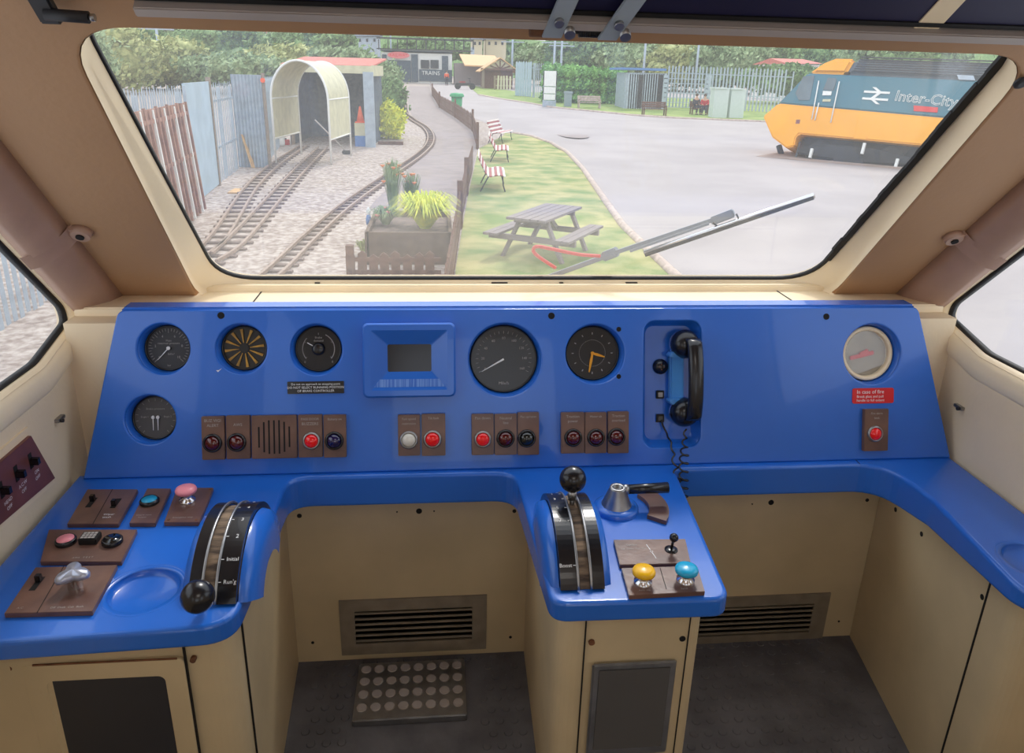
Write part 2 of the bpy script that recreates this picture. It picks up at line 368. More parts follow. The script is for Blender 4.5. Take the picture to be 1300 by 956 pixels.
# ledge under the windscreen with slot, seams
le = MB().box(-.80, 1.236, 1.652, 1.80, .97, .994); le.box(-.80, 1.236, 1.775, 1.83, .97, 1.010)
struct('trim_4', le, 'cream', bevel=.003)
sl = MB(); sl.box(-.42, .86, 1.682, 1.685, .9943, .9952)
sl.box(-.425, -.422, 1.655, 1.776, .9943, .9952); sl.box(.86, .863, 1.655, 1.776, .9943, .9952)
struct('trim_5', sl, 'hole')
st = MB()   # small dark gaps and worn spots along the sill
for x, l in ((.13, .04), (.47, .03), (-.3, .012), (.3, .01)): st.box(x, x+l, 1.793, 1.800, 1.0102, 1.012)
struct('trim_6', st, 'hole')
# paint chips on left reveal
# padded ducts with clips along the corners
for s in (-1, 1):
    cs = [(.948, .054), (.962, .082), (.985, .108), (1.005, .122), (1.019, .127), (1.019, .05)]
    d = MB()
    rings = []
    for i in range(40):
        v = -.10+i*.03; k = 1+.10*math.sin(i*1.9)*.5
        rings.append([WIN @ Vector((s*(u if j in (0, 4, 5) else u-.004*k), v, w_+(.004*k if j in (1, 2, 3) else 0))) for j, (u, w_) in enumerate(cs)])
    d.loft(rings)
    struct('trim_%d' % (8 if s > 0 else 7), d, 'duct')
    c = thing('duct_clip', 'vinyl-covered clip with a screw lug holding the padded duct beside the %s side window' % ('left' if s < 0 else 'right'), 'clip', WIN @ T((s*.985, .285, .10)), 'duct clips')
    b = MB(); rr = []
    for v in (-.022, .022):
        rr.append([Vector((s*(u-.985)*1.12-s*.004, v, (w_-.10)*1.12+.003)) for u, w_ in cs[:5]])
    b.loft(rr, closed=False); b.cyl((-s*.055, 0, -.046), (-s*.055, 0, -.030), .022, .018, 20)
    b.box(min(-s*.055, -s*.03), max(-s*.055, -s*.03), -.018, .018, -.046, -.034)
    b.build('strap', 'duct', c)
    MB().cyl((-s*.055, 0, -.030), (-s*.055, 0, -.027), .008, n=14).build('screw', 'hole', c)
# header: grey rail, blind, brackets
struct('trim_9', MB().box(-.62, 1.0, .850, .866, .055, .092, WIN), 'strip', bevel=.002)
t = thing('sun_blind', 'navy blue sun blind rolled flat above the windscreen', 'blind', WIN @ T((0, .87, .06)))
MB().box(-.62, .735, 0, .36, .0, .018).build('blind_fabric', 'darkblind', t, bevel=.004)
MB().box(-.62, .735, -.001, .006, .018, .021).build('hem_bar', 'gasket', t)
def px_in_win(px, py, w_=.07): return loc_in(WIN, px, py, w_)
for k, (px, py, dx, lab) in enumerate(((700, 45, .035, 'narrow grey steel bracket hanging over the header, nearer the middle of the blind'), (770, 48, .06, 'grey steel bracket leaning right over the header, next to the spring rod'))):
    p = px_in_win(px, py, .09)
    b = thing('blind_bracket', lab, 'bracket', WIN @ T(p), 'blind brackets')
    MB().prism([(-.014, 0), (.014, 0), (.014+dx, .16), (-.014+dx, .16)], 0, .006).build('bracket_plate', 'galv', b, bevel=.001)
    for v in (.03, .09): MB().cyl((dx*v/.16, v, .006), (dx*v/.16, v, .012), .007, n=12).build('rivet', 'steel', b)
    MB().cyl((.024, .012, -.02), (.024, .012, .012), .008, n=14).build('pivot_bolt', 'steel', b)
p0 = px_in_win(690, 36, .08); p1 = px_in_win(790, 40, .08)
b = thing('blind_rod', 'dark coiled rod running between the two blind brackets', 'rod', WIN @ T(p0))
MB().cyl((0, 0, 0), p1-p0, .006).build('rod', 'iron', b)
hx_ = [Vector(p1-p0)*(.45+.5*i/120)+Vector((0, .009*math.cos(i*.9), .009*math.sin(i*.9))) for i in range(121)]
MB().tube(hx_, .0025, 5).build('spring', 'gasket', b)
MB().cyl((-.02, 0, 0), (.015, 0, 0), .012, n=14).build('end_cap', 'stain', b)
p = px_in_win(1190, 22, .06)
b = thing('folding_strut', 'cream folding arm at the right end of the sun blind', 'arm', WIN @ T(p))
MB().prism([(-.045, -.01), (.0, -.01), (.035, .2), (-.005, .2)], 0, .02).build('arm', 'cream', b, bevel=.003)
struct('trim_10', MB().box(.775, .99, .872, 1.2, .056, .075, WIN), 'grille', bevel=.003)
p = px_in_win(60, 8, .07)
b = thing('blind_end_mount', 'dark metal mount at the left end of the header', 'mount', WIN @ T(p))
MB().box(-.014, .014, -.02, .05, 0, .014).build('plate', 'iron', b, bevel=.003); MB().cyl((0, 0, .015), (.055, -.003, .015), .008, n=14).build('stub', 'iron', b)
MB().cyl((.055, -.003, .015), (.063, -.003, .015), .005, n=14).build('tip', 'steel', b)
p = px_in_win(1296, 104, .06)
b = thing('wall_screw', 'dark round screw head at the upper right window corner', 'screw', WIN @ T(p)); MB().lathe([(.012, 0), (.012, .004), (.006, .007)], 18).build('head', 'iron', b)

# ================================================================== DESK
t = thing('control_desk', 'blue moulded driver desk with two forward pods and a right-hand arm', 'desk', T((0, 0, DZ)))
out = [(-.785, .995), (-.335, 1.015), (-.332, 1.483), (.168, 1.481), (.186, 1.033), (.500, 1.028), (.537, 1.478), (1.045, 1.478), (1.062, 1.32), (1.026, .99), (1.228, .985), (1.228, 1.52), (-.785, 1.52)]
outl = rpoly(out, [0, .06, .05, .055, .035, .035, .012, .09, .06, .06, 0, 0, 0], 8)
cup1 = loc_in(DESK, 183, 748); cup2 = Vector((1.122, 1.10, 0))
d = MB().plate(outl, [list(reversed(circ(cup1.x, cup1.y, .062))), list(reversed(circ(cup2.x, cup2.y, .058)))], -.05, 0, bevel=.009, res=4)
for v in d.v:
    if v.z < -.02: v.z += -.028*min(1, max(-.4, (v.y-1.12)/.3))
d.build('worktop', 'blue', t, weld=True)
for c, k in ((cup1, 0), (cup2, -.004)):
    pr = [(.067+k, -.001), (.058+k, -.0006), (.058+k, -.003), (.053+k, -.010), (.050+k, -.012), (0.0001, -.012)]
    MB().lathe(pr, 44, T((c.x, c.y, 0)), cap=False).build('cup_recess', 'blue', t)
MB().box(.984, .9855, 1.479, 1.52, .0001, .0008).build('seam', 'hole', t)

# ---- dash panel
dc = [loc_in(DASH, *p) for p in ((105, 602), (1207, 586), (1166, 393), (149, 390))]
DB = .0; DT = (dc[2].y+dc[3].y)/2
dout = rpoly([(dc[0].x, -.004), (dc[1].x, -.004), (dc[2].x, DT), (dc[3].x, DT)], [0, 0, .022, .022], 6)
gauges = [('g1', 207.5, 443, 33.5), ('g2', 306, 443, 32.5), ('g3', 401.5, 444, 32.8), ('g4', 190.5, 533, 32.5), ('g5', 641, 457, 46), ('g6', 755.5, 449.5, 37), ('g7', 1107.5, 449.5, 36)]
holes = []; gp = {}
for nme, x, y, r in gauges:
    c = loc_in(DASH, x, y); e = loc_in(DASH, x+r, y); rr = (e-c).length; gp[nme] = (c, rr); holes.append(list(reversed(circ(c.x, c.y, rr, 48))))
pa, pb = loc_in(DASH, 818, 408), loc_in(DASH, 889, 567)
PH = (pa.x, pb.y, pb.x, pa.y); ph = rrect(*PH, .025); holes.append(list(reversed(ph)))
t = thing('instrument_panel', 'sloping blue instrument panel across the cab under the windscreen', 'dashboard', DASH)
MB().plate(dout, holes, -.034, 0, bevel=.004, res=3).build('panel', 'blue', t, weld=True)
pt = DASH @ Vector((0, DT, 0)); tp_ = MB().box(dc[3].x+.006, dc[2].x-.006, pt.y+.003, pt.y+.050, pt.z-.022, pt.z+.004); Di = DASH.inverted(); tp_.v = [Di @ v for v in tp_.v]
tp_.build('top_strip', 'blue', t, bevel=.005, seg=3)
MB().box(dc[0].x+.03, dc[1].x-.03, .02, DT-.03, -.060, -.045).build('back_board', 'blue', t)
for nme, (c, r) in gp.items():
    MB().lathe([(r+.005, -.004), (r, -.006), (r-.003, -.02), (r-.005, -.036), (r-.005, -.040), (.0001, -.040)], 48, T((c.x, c.y, 0)), cap=False).build('gauge_recess', 'blue', t)
def rr_loft(rs): return [[Vector((x, y, z)) for x, y in rrect(PH[0]+i, PH[1]+i, PH[2]-i, PH[3]-i, .025-i*.5)] for i, z in rs]
rl = rr_loft([(-.004, -.004), (0, -.007), (.005, -.03), (.012, -.037)])
m_ = MB().loft(rl); m_.add(rl[-1], [tuple(range(len(rl[-1])))]); m_.build('phone_recess', 'blue', t)
for x, y in ((280.5, 400.5), (700, 401), (1049, 402), (785.5, 418), (785.5, 478)):
    c = loc_in(DASH, x, y); MB().cyl((c.x, c.y, -.001), (c.x, c.y, .0006), .0075 if y < 410 else .0055, n=18).build('screw_hole', 'hole', t)
c = loc_in(DASH, 278, 470); MB().prism([(c.x-.006, c.y), (c.x-.002, c.y-.004), (c.x+.006, c.y+.004), (c.x, c.y)], 0, .0004).build('paint_chip', 'white', t)

def dm(nme, z=-.034): c, r = gp[nme]; return DASH @ T((c.x, c.y, z)), r
def ticks(r0, r1, a0, a1, n, w_=.0008, z=.0015, every=0, r0b=None):
    m_ = MB()
    for i in range(n):
        a = math.radians(a0+(a1-a0)*i/(n-1)); q0 = r0b if every and i % every == 0 else r0
        m_.box(q0, r1, -w_/2, w_/2, z, z+.0003, Matrix.Rotation(a, 4, 'Z'))
    return m_
def needle(a, r, w0=.0022, w1=.0008, tail=.004, z=.004, hub=.004):
    m_ = MB(); a = math.radians(a); R_ = Matrix.Rotation(a, 4, 'Z')
    m_.prism([(-tail, -w0/2), (r, -w1/2), (r, w1/2), (-tail, w0/2)], z, z+.0008, R_)
    if hub: m_.cyl((0, 0, z-.002), (0, 0, z+.002), hub, n=16)
    return m_
def base_gauge(nme, name, label, facemat='dial', bezel=True, f=.98):
    Mx, r = dm(nme); g = thing(name, label, 'gauge', Mx); r = r*f-.006
    MB().lathe([(r, -.004), (r, .001), (.0001, .001)], 48, cap=False, sm=False).build('dial_face', facemat, g)
    if bezel: MB().lathe([(r-.001, .001), (r-.001, .006), (r+.0015, .006), (r+.003, .001)], 48, cap=False).build('bezel', 'black', g)
    return g, r
g, r = base_gauge('g1', 'pressure_gauge', 'round grey dial gauge with one white needle, top left of the panel', 'dial')
ticks(r*.78, r*.9, 225, -45, 31, every=5, r0b=r*.7).build('scale_markings', 'faint', g)
m_ = MB()
for i in range(11): a = math.radians(225-27*i); m_.text(str(i), r*.16, r*.6*math.cos(a), r*.6*math.sin(a), .0015) if i % 2 == 0 else 0
m_.text('Main', r*.13, 0, r*.34, .0015); m_.text('reservoir pressure', r*.13, 0, r*.22, .0015); m_.text('lbf/in²', r*.13, r*.1, -r*.28, .0015); m_.text('bar', r*.12, 0, -r*.8, .0015)
m_.build('lettering', 'faint', g); needle(228, r*.72).build('needle', 'white', g)
g, r = base_gauge('g2', 'vane_indicator', 'round indicator with twelve yellow radial vanes', 'black')
for i in range(12):
    a = 2*PI*i/12+.14
    MB().prism([(r*.25, -.0006), (r*.9, -r*.065), (r*.9, r*.065), (r*.25, .0006)], .002, .005, Matrix.Rotation(a, 4, 'Z')).build('vane', 'amber', g)
MB().cyl((0, 0, .001), (0, 0, .004), r*.2, n=24).build('hub', 'black', g)
g, r = base_gauge('g3', 'brake_demand_gauge', 'black dial with a central black boss, right above the small black notice', 'black')
m_ = ticks(r*.64, r*.74, 215, -35, 5); 
for a0, a1 in ((140, 215), (-35, 60)):
    for i in range(20):
        a = math.radians(a0+(a1-a0)*i/19); m_.box(r*.70, r*.74, -r*.04, r*.04, .0015, .0018, Matrix.Rotation(a, 4, 'Z'))
m_.text('Brake', r*.14, 0, r*.52, .0015); m_.text('demand', r*.14, 0, r*.38, .0015); m_.text('0', r*.14, -r*.62, -r*.6, .0015); m_.text('8', r*.14, r*.62, -r*.6, .0015)
m_.build('lettering', 'faint', g); MB().lathe([(r*.3, .001), (r*.28, .010), (r*.2, .012), (.0001, .012)], 28, cap=False).build('boss', 'black', g)
MB().prism([(r*.3, -.001), (r*.58, -.001), (r*.58, .001), (r*.3, .001)], .003, .004, Matrix.Rotation(math.radians(150), 4, 'Z')).build('needle', 'white', g)
g, r = base_gauge('g4', 'brake_pressure_gauge', 'round grey gauge with two parallel white needles pointing down, lower left of the panel', 'dial2')
ticks(r*.8, r*.92, 230, -50, 15).build('scale_markings', 'faint', g)
m_ = MB().text('Brake pressure', r*.14, 0, r*.42, .0015); m_.text('Bogie 1', r*.12, -r*.5, r*.04, .0015); m_.text('Bogie 2', r*.12, r*.55, r*.04, .0015)
m_.build('lettering', 'faint', g)
for dx in (-.1, .12):
    n_ = needle(-90, r*.62, .0022, .001, hub=.0036); n_.v = [v+Vector((dx*r, r*.02, 0)) for v in n_.v]; n_.build('needle', 'white', g)
g, r = base_gauge('g5', 'speedometer', 'large black speedometer with a white needle at zero, middle of the panel', 'black')
ticks(r*.78, r*.86, 208, -28, 25).build('scale_markings', 'faint', g)
m_ = MB()
for i in range(9): a = math.radians(208-236*i/8); m_.text(str(i*20), r*.11, r*.64*math.cos(a), r*.64*math.sin(a), .0015)
m_.text('Mile/h', r*.13, 0, -r*.75, .0015); m_.build('lettering', 'faint', g)
needle(209, r*.78, .0045, .001, tail=0, hub=0).build('needle', 'white', g)
g, r = base_gauge('g6', 'cab_clock', 'round black clock with two orange hands', 'black')
ticks(r*.72, r*.80, 0, 330, 12, .002).build('hour_marks', 'faint', g)
m_ = MB()
for i in range(60): a = 2*PI*i/60; m_.box(r*.5, r*.515, -r*.012, r*.012, .0015, .0018, Matrix.Rotation(a, 4, 'Z'))
m_.build('minute_ring', 'faint', g)
for a, l, w_ in ((-17, .5, .0065), (-100, .74, .0065)):
    a = math.radians(a); MB().prism([(-.004, -w_*.3), (r*l*.4, -w_/2), (r*l, -w_*.2), (r*l, w_*.2), (r*l*.4, w_/2), (-.004, w_*.3)], .003, .0042, Matrix.Rotation(a, 4, 'Z')).build('hand', 'orange', g)
MB().cyl((0, 0, .001), (0, 0, .006), .004, n=16).build('hub', 'orange', g)
Mx, r = dm('g7', -.03); g = thing('fire_handle_glass', 'round glass-fronted fire handle port in a beige ring', 'fire handle', Mx); r -= .006
MB().lathe([(r, -.008), (r, .006), (r-.002, .010), (r-.008, .010), (r-.011, .006), (r-.011, -.004)], 48, cap=False).build('ring', 'cream', g)
MB().cyl((0, 0, -.007), (0, 0, -.005), r-.006, n=40, sm=False).build('back_plate', 'grille', g)
hd = MB().beam((-.038, -.012, -.001), (.022, .002, -.001), .010, .004); hd.beam((-.014, -.005, -.001), (.008, .006, -.001), .012, .005)
hd.build('handle', 'sign_red', g, bevel=.0015, label='red pull handle')
MB().cyl((0, 0, .003), (0, 0, .0035), r-.011, n=40, sm=False).build('glass', 'dialglass', g)

# monitor
a, b = loc_in(DASH, 460.5, 410), loc_in(DASH, 578.5, 502.5); cx, cy = (a.x+b.x)/2, (a.y+b.y)/2; hw, hh = (b.x-a.x)/2, (a.y-b.y)/2
g = thing('display_unit', 'blue display housing with a small dark screen at the bottom of its funnel', 'display', DASH @ T((cx, cy, 0)))
def rq(x, y, r_, z, dy=0): return [Vector((p, q+dy, z)) for p, q in rrect(-x, -y, x, y, r_)]
mm = MB().loft([rq(hw, hh, .012, 0), rq(hw, hh, .012, .014), rq(hw-.004, hh-.004, .010, .018), rq(hw-.018, hh-.016, .003, .018), rq(hw*.475, hh*.37, .004, .0015, .004), rq(hw*.475, hh*.37, .004, .0005, .004)], sm=False)
mm.build('housing', 'blue', g)
MB().box(-hw*.48, hw*.48, -hh*.38+.004, hh*.38+.004, -.002, .0012).build('screen', 'screen', g)
# worn transparent label on the lower slope
z0, z1 = .018-.0165*.55, .018-.0165*.18
yb, yt = -(hh-.016)+(hh-.016-hh*.37+.004)*.18, -(hh-.016)+(hh-.016-hh*.37+.004)*.60
q = MB(); q.add([(-hw*.78, yb, z1+.0006), (hw*.78, yb, z1+.0006), (hw*.64, yt, z0+.0006), (-hw*.64, yt, z0+.0006)], [(0, 1, 2, 3)]); q.build('worn_label', 'ghost', g)

# notice plates
def rect_on(px0, py0, px1, py1, Mf=DASH):
    a, b = loc_in(Mf, px0, py0), loc_in(Mf, px1, py1); return (a.x+b.x)/2, (a.y+b.y)/2, abs(b.x-a.x)/2, abs(a.y-b.y)/2
x, y, hw, hh = rect_on(365, 484.5, 437, 499)
g = thing('notice_plate', 'small black engraved notice below the brake demand dial', 'sign', DASH @ T((x, y, 0)))
MB().box(-hw, hw, -hh, hh, 0, .003).build('plate', 'black', g, bevel=.0006)
MB().text('Do not on approach to stopping point', .0068, 0, hh*.56, .0032).text('DO NOT SELECT RUNNING POSITION', .0071, 0, 0, .0032).text('OF BRAKE CONTROLLER', .0071, 0, -hh*.56, .0032).build('lettering', 'white', g)
x, y, hw, hh = rect_on(1082, 493, 1134, 511.5)
g = thing('fire_notice', 'red fire notice with white writing under the fire handle', 'sign', DASH @ T((x, y, 0)))
MB().plate(rrect(-hw, -hh, hw, hh, .005), [], 0, .0015).build('plate', 'sign_red', g)
MB().text('In case of fire', .0125, -hw*.8, hh*.5, .0017, align='LEFT').text('Break glass and pull', .0085, -hw*.8, -hh*.1, .0017, align='LEFT').text('handle to full extent', .0085, -hw*.8, -hh*.6, .0017, align='LEFT').build('lettering', 'white', g)

# lamp modules
mods = [(257, 528, 288, 582, 269, 563, 9, 'darkred', ['BUZ VIGI', 'ALERT'], 'brown lamp module with a glinting dark red lens, first on the left'),
 (288, 527, 320, 581, 300, 562, 9, 'darkred', ['', 'AWS'], 'brown lamp module with a dark red lens, just left of the speaker'),
 (379, 526, 411, 579, 395, 560, 8.5, 'redlamp', ['PASS DOOR', 'BUZZERS'], 'brown lamp module with a bright red lens, just right of the speaker'),
 (411, 526, 441, 579, 424, 560, 9, 'navy', ['Battery on'], 'brown lamp module with a dark navy lens'),
 (505, 526, 534, 577, 519, 559, 9, 'pearl', ['Fast speed', 'restriction'], 'brown lamp module with a white lens'),
 (535, 525, 566, 577, 549, 558, 9, 'redlamp', ['Tilt fault'], 'brown lamp module with a bright red lens, right of the white one'),
 (598, 525, 627, 576, 613, 558, 8.5, 'redlamp', ['Pan down'], 'brown lamp module with a flat red lens, under the speedometer'),
 (627, 525, 656, 576, 642, 557, 9, 'darkred', ['Neutral', 'line'], 'brown lamp module with a dark red lens between the red and the black ones'),
 (656, 523, 684, 576, 669, 557, 9, 'blacklens', ['Pan up/reset'], 'brown lamp module with a black lens'),
 (711, 523, 741, 574, 728, 556, 9, 'darkred', ['Traction', 'power'], 'brown lamp module, leftmost of the three under the clock'),
 (741, 523, 769, 574, 757, 556, 9, 'darkred', ['Motor alt'], 'brown lamp module, middle of the three under the clock'),
 (770, 522, 797, 574, 783, 555, 9, 'darkred', ['Traction', 'overload'], 'brown lamp module, rightmost of the three under the clock'),
 (1094, 519, 1124, 571, 1112, 551, 8.5, 'redlamp', ['Fire alarm', 'test'], 'lone brown lamp module with a red lens under the fire notice')]
for l, tt, r_, b_, lx, ly, lr, lm, txt, lab in mods:
    x, y, hw, hh = rect_on(l, tt, r_, b_); g = thing('indicator_lamp', lab, 'indicator lamp', DASH @ T((x, y, 0)), 'indicator lamp modules')
    MB().box(-hw+.0007, hw-.0007, -hh, hh, 0, .012).build('plate', 'brown', g, bevel=.0012)
    c = loc_in(DASH, lx, ly, .016)-Vector((x, y, 0)); R_ = lr/560.*1.0
    MB().lathe([(R_*1.28, .012), (R_*1.26, .015), (R_*1.08, .0175), (R_*.98, .017), (R_*.94, .0125)], 28, T((c.x, c.y, 0)), cap=False).build('lamp_ring', 'steel' if lm in ('redlamp', 'pearl') else 'black', g)
    dome = [(R_*.95*math.cos(i*PI/14), .0135+R_*.62*math.sin(i*PI/14)) for i in range(8)]
    MB().lathe(dome, 28, T((c.x, c.y, 0)), cap=False).build('lens', lm, g, label=M[lm].name.replace('_', ' '))
    m_ = MB()
    for i, s_ in enumerate(txt):
        if s_: m_.text(s_, .0088 if len(s_) < 9 else .0072, 0, hh*.80-i*.0105, .0122)
    m_.build('lettering', 'faint', g)
x, y, hw, hh = rect_on(320, 527, 379, 580)
g = thing('speaker_grille', 'dark brown speaker grille with seven upright slots', 'speaker', DASH @ T((x, y, 0)))
MB().box(-hw+.0007, hw-.0007, -hh, hh, 0, .012).build('plate', 'brown', g, bevel=.0012)
for i in range(7):
    h_ = hh*(.78, .70, .48)[0 if abs(i-3) < 2 else abs(i-3)-1]; MB().box((i-3)*.0108-.0017, (i-3)*.0108+.0017, -h_, h_, .0121, .0125).build('slot', 'hole', g)

# telephone
hs0 = loc_in(DASH, 870.5, 437, .0); hs1 = loc_in(DASH, 870.5, 524, .0)
cx = (hs0.x+hs1.x)/2
g = thing('telephone_handset', 'black telephone handset hanging upright in the panel recess', 'telephone', DASH @ T((cx, (hs0.y+hs1.y)/2, 0)))
hl = (hs0.y-hs1.y)/2
for s_, nm in ((1, 'earpiece'), (-1, 'mouthpiece')):
    MB().lathe([(.0001, -.024), (.028, -.024), (.032, -.018), (.0335, -.004), (.029, .010), (.022, .019), (.010, .023), (.0001, .024)], 36, T((0, s_*(hl), 0)), cap=False).build(nm, 'black', g)
    MB().lathe([(.0335, -.020), (.0345, -.014), (.034, -.010)], 36, T((0, s_*hl, 0)), cap=False).build('collar', 'chrome', g)
hp = []
for i in range(25):
    a_ = -1+2*i/24; hp.append(Vector((.0075, a_*(hl+.014), .030+.020*(1-a_*a_)**.6 if abs(a_) < 1 else .022)))
rings = [[p+Vector((.0175*math.cos(2*PI*j/14), 0, .013*math.sin(2*PI*j/14))) for j in range(14)] for p in hp]
MB().loft(rings, cap=True).build('handle', 'black', g)
g2 = thing('handset_cradle', 'light blue cradle behind the telephone handset', 'cradle', DASH @ T((cx-.012, (hs0.y+hs1.y)/2, -.036)))
MB().box(-.020, .014, -.058, .066, 0, .02).build('body', 'cradle', g2, bevel=.004)
for s_ in (1, -1): MB().prism([(-.027, s_*.052), (-.018, s_*.062), (.03, s_*.062), (.036, s_*.052), (.02, s_*.047), (-.02, s_*.047)], 0, .034).build('hook', 'cradle', g2, bevel=.002)
c = loc_in(DASH, 838.5, 465.5, -.033); g = thing('volume_knob', 'small round black knob in the phone recess', 'knob', DASH @ T((c.x, c.y, -.036)))
MB().lathe([(.018, 0), (.018, .004), (.0145, .006), (.0145, .012), (.0001, .012)], 28, cap=False).build('knob', 'black', g)
m_ = MB(); [m_.cyl((.006*math.cos(a), .006*math.sin(a), .012), (.006*math.cos(a), .006*math.sin(a), .0125), .0015, n=8) for a in (0, 1.57, 3.14, 4.71)]; m_.build('pin_holes', 'brownred', g)
for px, py, lm, lab, nm in ((838, 501, 'faint', 'small black push switch with a pale centre in the phone recess', 'push_switch'), (838, 531, 'black', 'small black cord socket low in the phone recess', 'cord_socket')):
    c = loc_in(DASH, px, py, -.033); g = thing(nm, lab, 'switch', DASH @ T((c.x, c.y, -.036)))
    MB().box(-.0095, .0095, -.0095, .0095, 0, .005).build('bezel', 'gasket', g, bevel=.001); MB().box(-.0055, .0055, -.0055, .0055, .005, .007).build('key', lm, g, bevel=.0008)
def coil(px_pts, zs, r, turns, rad=.0022):
    P = [DASH @ (loc_in(DASH, x, y, z)) if isinstance(z, float) else HY(x, y, z[0]) for (x, y), z in zip(px_pts, zs)]
    L_ = [0]
    for a, b in zip(P, P[1:]): L_.append(L_[-1]+(b-a).length)
    out = []; N_ = turns*12
    for i in range(N_+1):
        s_ = L_[-1]*i/N_; k = max(j for j in range(len(P)) if L_[j] <= s_+1e-9); k = min(k, len(P)-2)
        f_ = (s_-L_[k])/(L_[k+1]-L_[k]); p = P[k].lerp(P[k+1], f_); q = r(i/N_) if callable(r) else r
        out.append(p+Vector((q*math.cos(i*2*PI/12), q*math.sin(i*2*PI/12), 0)))
    return MB().tube(out, rad, 6)
hoff = DASH @ Vector((cx+.004, hs1.y-.035, .0))
def cordpath(pts, r, turns):
    mb_ = coil(pts[0], pts[1], r, turns); return mb_
wv = lambda f: .002+.008*min(1, f*3)
g = coil([(870, 545), (869, 570), (868, 590), (868, 612), (867, 640)], [.015, .02, (1.455,), (1.45,), (1.45,)], wv, 9).build('coiled_telephone_cable', 'black')
tag(g, 'black coiled cord dropping from the mouthpiece past the desk edge', 'cord', 'telephone cords')
g = coil([(839, 533), (846, 550), (852, 562), (857, 590), (863, 615), (866, 642)], [-.03, -.022, .008, (1.462,), (1.455,), (1.45,)], lambda f: .001+.007*min(1, max(0, f-.3)*3), 7).build('coiled_telephone_cable', 'black')
tag(g, 'black cord looping from the recess socket to join the handset cord', 'cord', 'telephone cords')

# ---- desk plates
def plate_on_desk(name, label, cat, quad, h=.009, m_='brown', group=None):
    P = [loc_in(DESK, x, y, h) for x, y in quad]; c = sum(P, Vector())/4; c.z = 0
    g = thing(name, label, cat, DESK @ T(c), group); pl = [(p.x-c.x, p.y-c.y) for p in P]
    mb_ = MB().prism(list(reversed(pl)), 0, h); mb_.build('plate', m_, g, bevel=.0008); return g, c
def on(c, px, py, h=.009): p = loc_in(DESK, px, py, h); return Vector((p.x-c.x, p.y-c.y, h))
def slot_switch(g, c, px, py, on_=True):
    p = on(c, px, py); MB().box(p.x-.005, p.x+.005, p.y-.018, p.y+.018, .009, .0094).build('slot', 'hole', g)
    MB().box(p.x-.0045, p.x+.0045, p.y+(.002 if on_ else -.012), p.y+(.012 if on_ else -.002), .009, .022).build('toggle', 'black', g, bevel=.001)
def div(g, c, a, b):
    a = on(c, *a); b = on(c, *b); MB().beam(a, b, .0012, .0008).build('joint', 'hole', g)
GP = 'brown control plates on the desk'
g, c = plate_on_desk('switch_plate', 'brown plate with two slotted toggle switches, back left corner of the desk', 'switch plate', [(111, 621), (175, 621), (150, 665), (85, 665)], group=GP)
div(g, c, (143, 621), (118, 665)); slot_switch(g, c, 116, 638); slot_switch(g, c, 147, 639, False)
on_ = on(c, 137, 655); MB().text('Wiper', .008, on_.x, on_.y+.005, .0094).text('wash', .008, on_.x, on_.y-.005, .0094).build('lettering', 'white', g)
g, c = plate_on_desk('button_plate', 'narrow brown plate with a cyan push button', 'button plate', [(187, 620), (217, 620), (197, 664), (164, 664)], group=GP)
p = on(c, 190, 638); MB().lathe([(.0185, .009), (.019, .014), (.016, .018), (.0145, .0165)], 32, T((p.x, p.y, 0)), cap=False).build('button_ring', 'black', g)
MB().lathe([(.0148, .012), (.0145, .0175), (.0001, .0178)], 32, T((p.x, p.y, 0)), cap=False).build('button', 'cyan', g)
p = on(c, 182, 655); MB().text('Guard reset', .006, p.x, p.y+.003, .0094).text('buzzer', .006, p.x, p.y-.005, .0094).build('lettering', 'faint', g)
g, c = plate_on_desk('button_plate', 'square brown plate with a pink mushroom button on a chrome stem', 'button plate', [(225, 619), (271, 619), (253, 663), (208, 663)], group=GP)
p = on(c, 238, 636)
def mushroom(g, p, m_, lab, R_=.021, hgt=.034):
    MB().lathe([(R_*.78, .009), (R_*.78, .014), (R_*.55, .016), (R_*.5, hgt-.007), (R_*.62, hgt-.003)], 32, T((p.x, p.y, 0)), cap=False).build('stem', 'chrome', g)
    MB().lathe([(R_*.5, hgt-.004), (R_*.97, hgt-.003), (R_, hgt+.001), (R_*.92, hgt+.005), (R_*.6, hgt+.008), (.0001, hgt+.009)], 36, T((p.x, p.y, 0)), cap=False).build('button', m_, g, label=lab)
mushroom(g, p, 'pink', 'pink mushroom button')
p = on(c, 232, 657); MB().text('Emergency stop', .006, p.x, p.y, .0094).build('lettering', 'faint', g)
for q in ((214, 660), (249, 660), (267, 621)): p = on(c, *q); MB().cyl((p.x, p.y, .009), (p.x, p.y, .0098), .003, n=12).build('screw', 'stain', g)
g, c = plate_on_desk('keypad_plate', 'brown plate with a pink button, a small keypad and a black button in a row', 'button plate', [(62, 672), (174, 672), (154, 713), (51, 713)], group=GP)
for px, m_ in ((84, 'pink'), (143, 'blacklens')):
    p = on(c, px, 689); MB().lathe([(.018, .009), (.0185, .016), (.016, .019), (.0145, .0175)], 32, T((p.x, p.y, 0)), cap=False).build('button_ring', 'black', g)
    MB().lathe([(.0148, .012), (.0145, .019), (.0001, .0192)], 32, T((p.x, p.y, 0)), cap=False).build('button', m_, g)
p = on(c, 115, 687); k = MB().box(p.x-.016, p.x+.016, p.y-.013, p.y+.013, .009, .022); k.build('keypad', 'gasket', g, bevel=.0015)
k = MB(); [k.box(p.x-.0125+i*.0065, p.x-.0075+i*.0065, p.y-.010+j*.007, p.y-.005+j*.007, .022, .0228) for i in range(4) for j in range(3)]; k.build('keys', 'faint', g)
p = on(c, 105, 708); MB().text('AWS   T E S T', .006, p.x, p.y, .0094).build('lettering', 'faint', g)
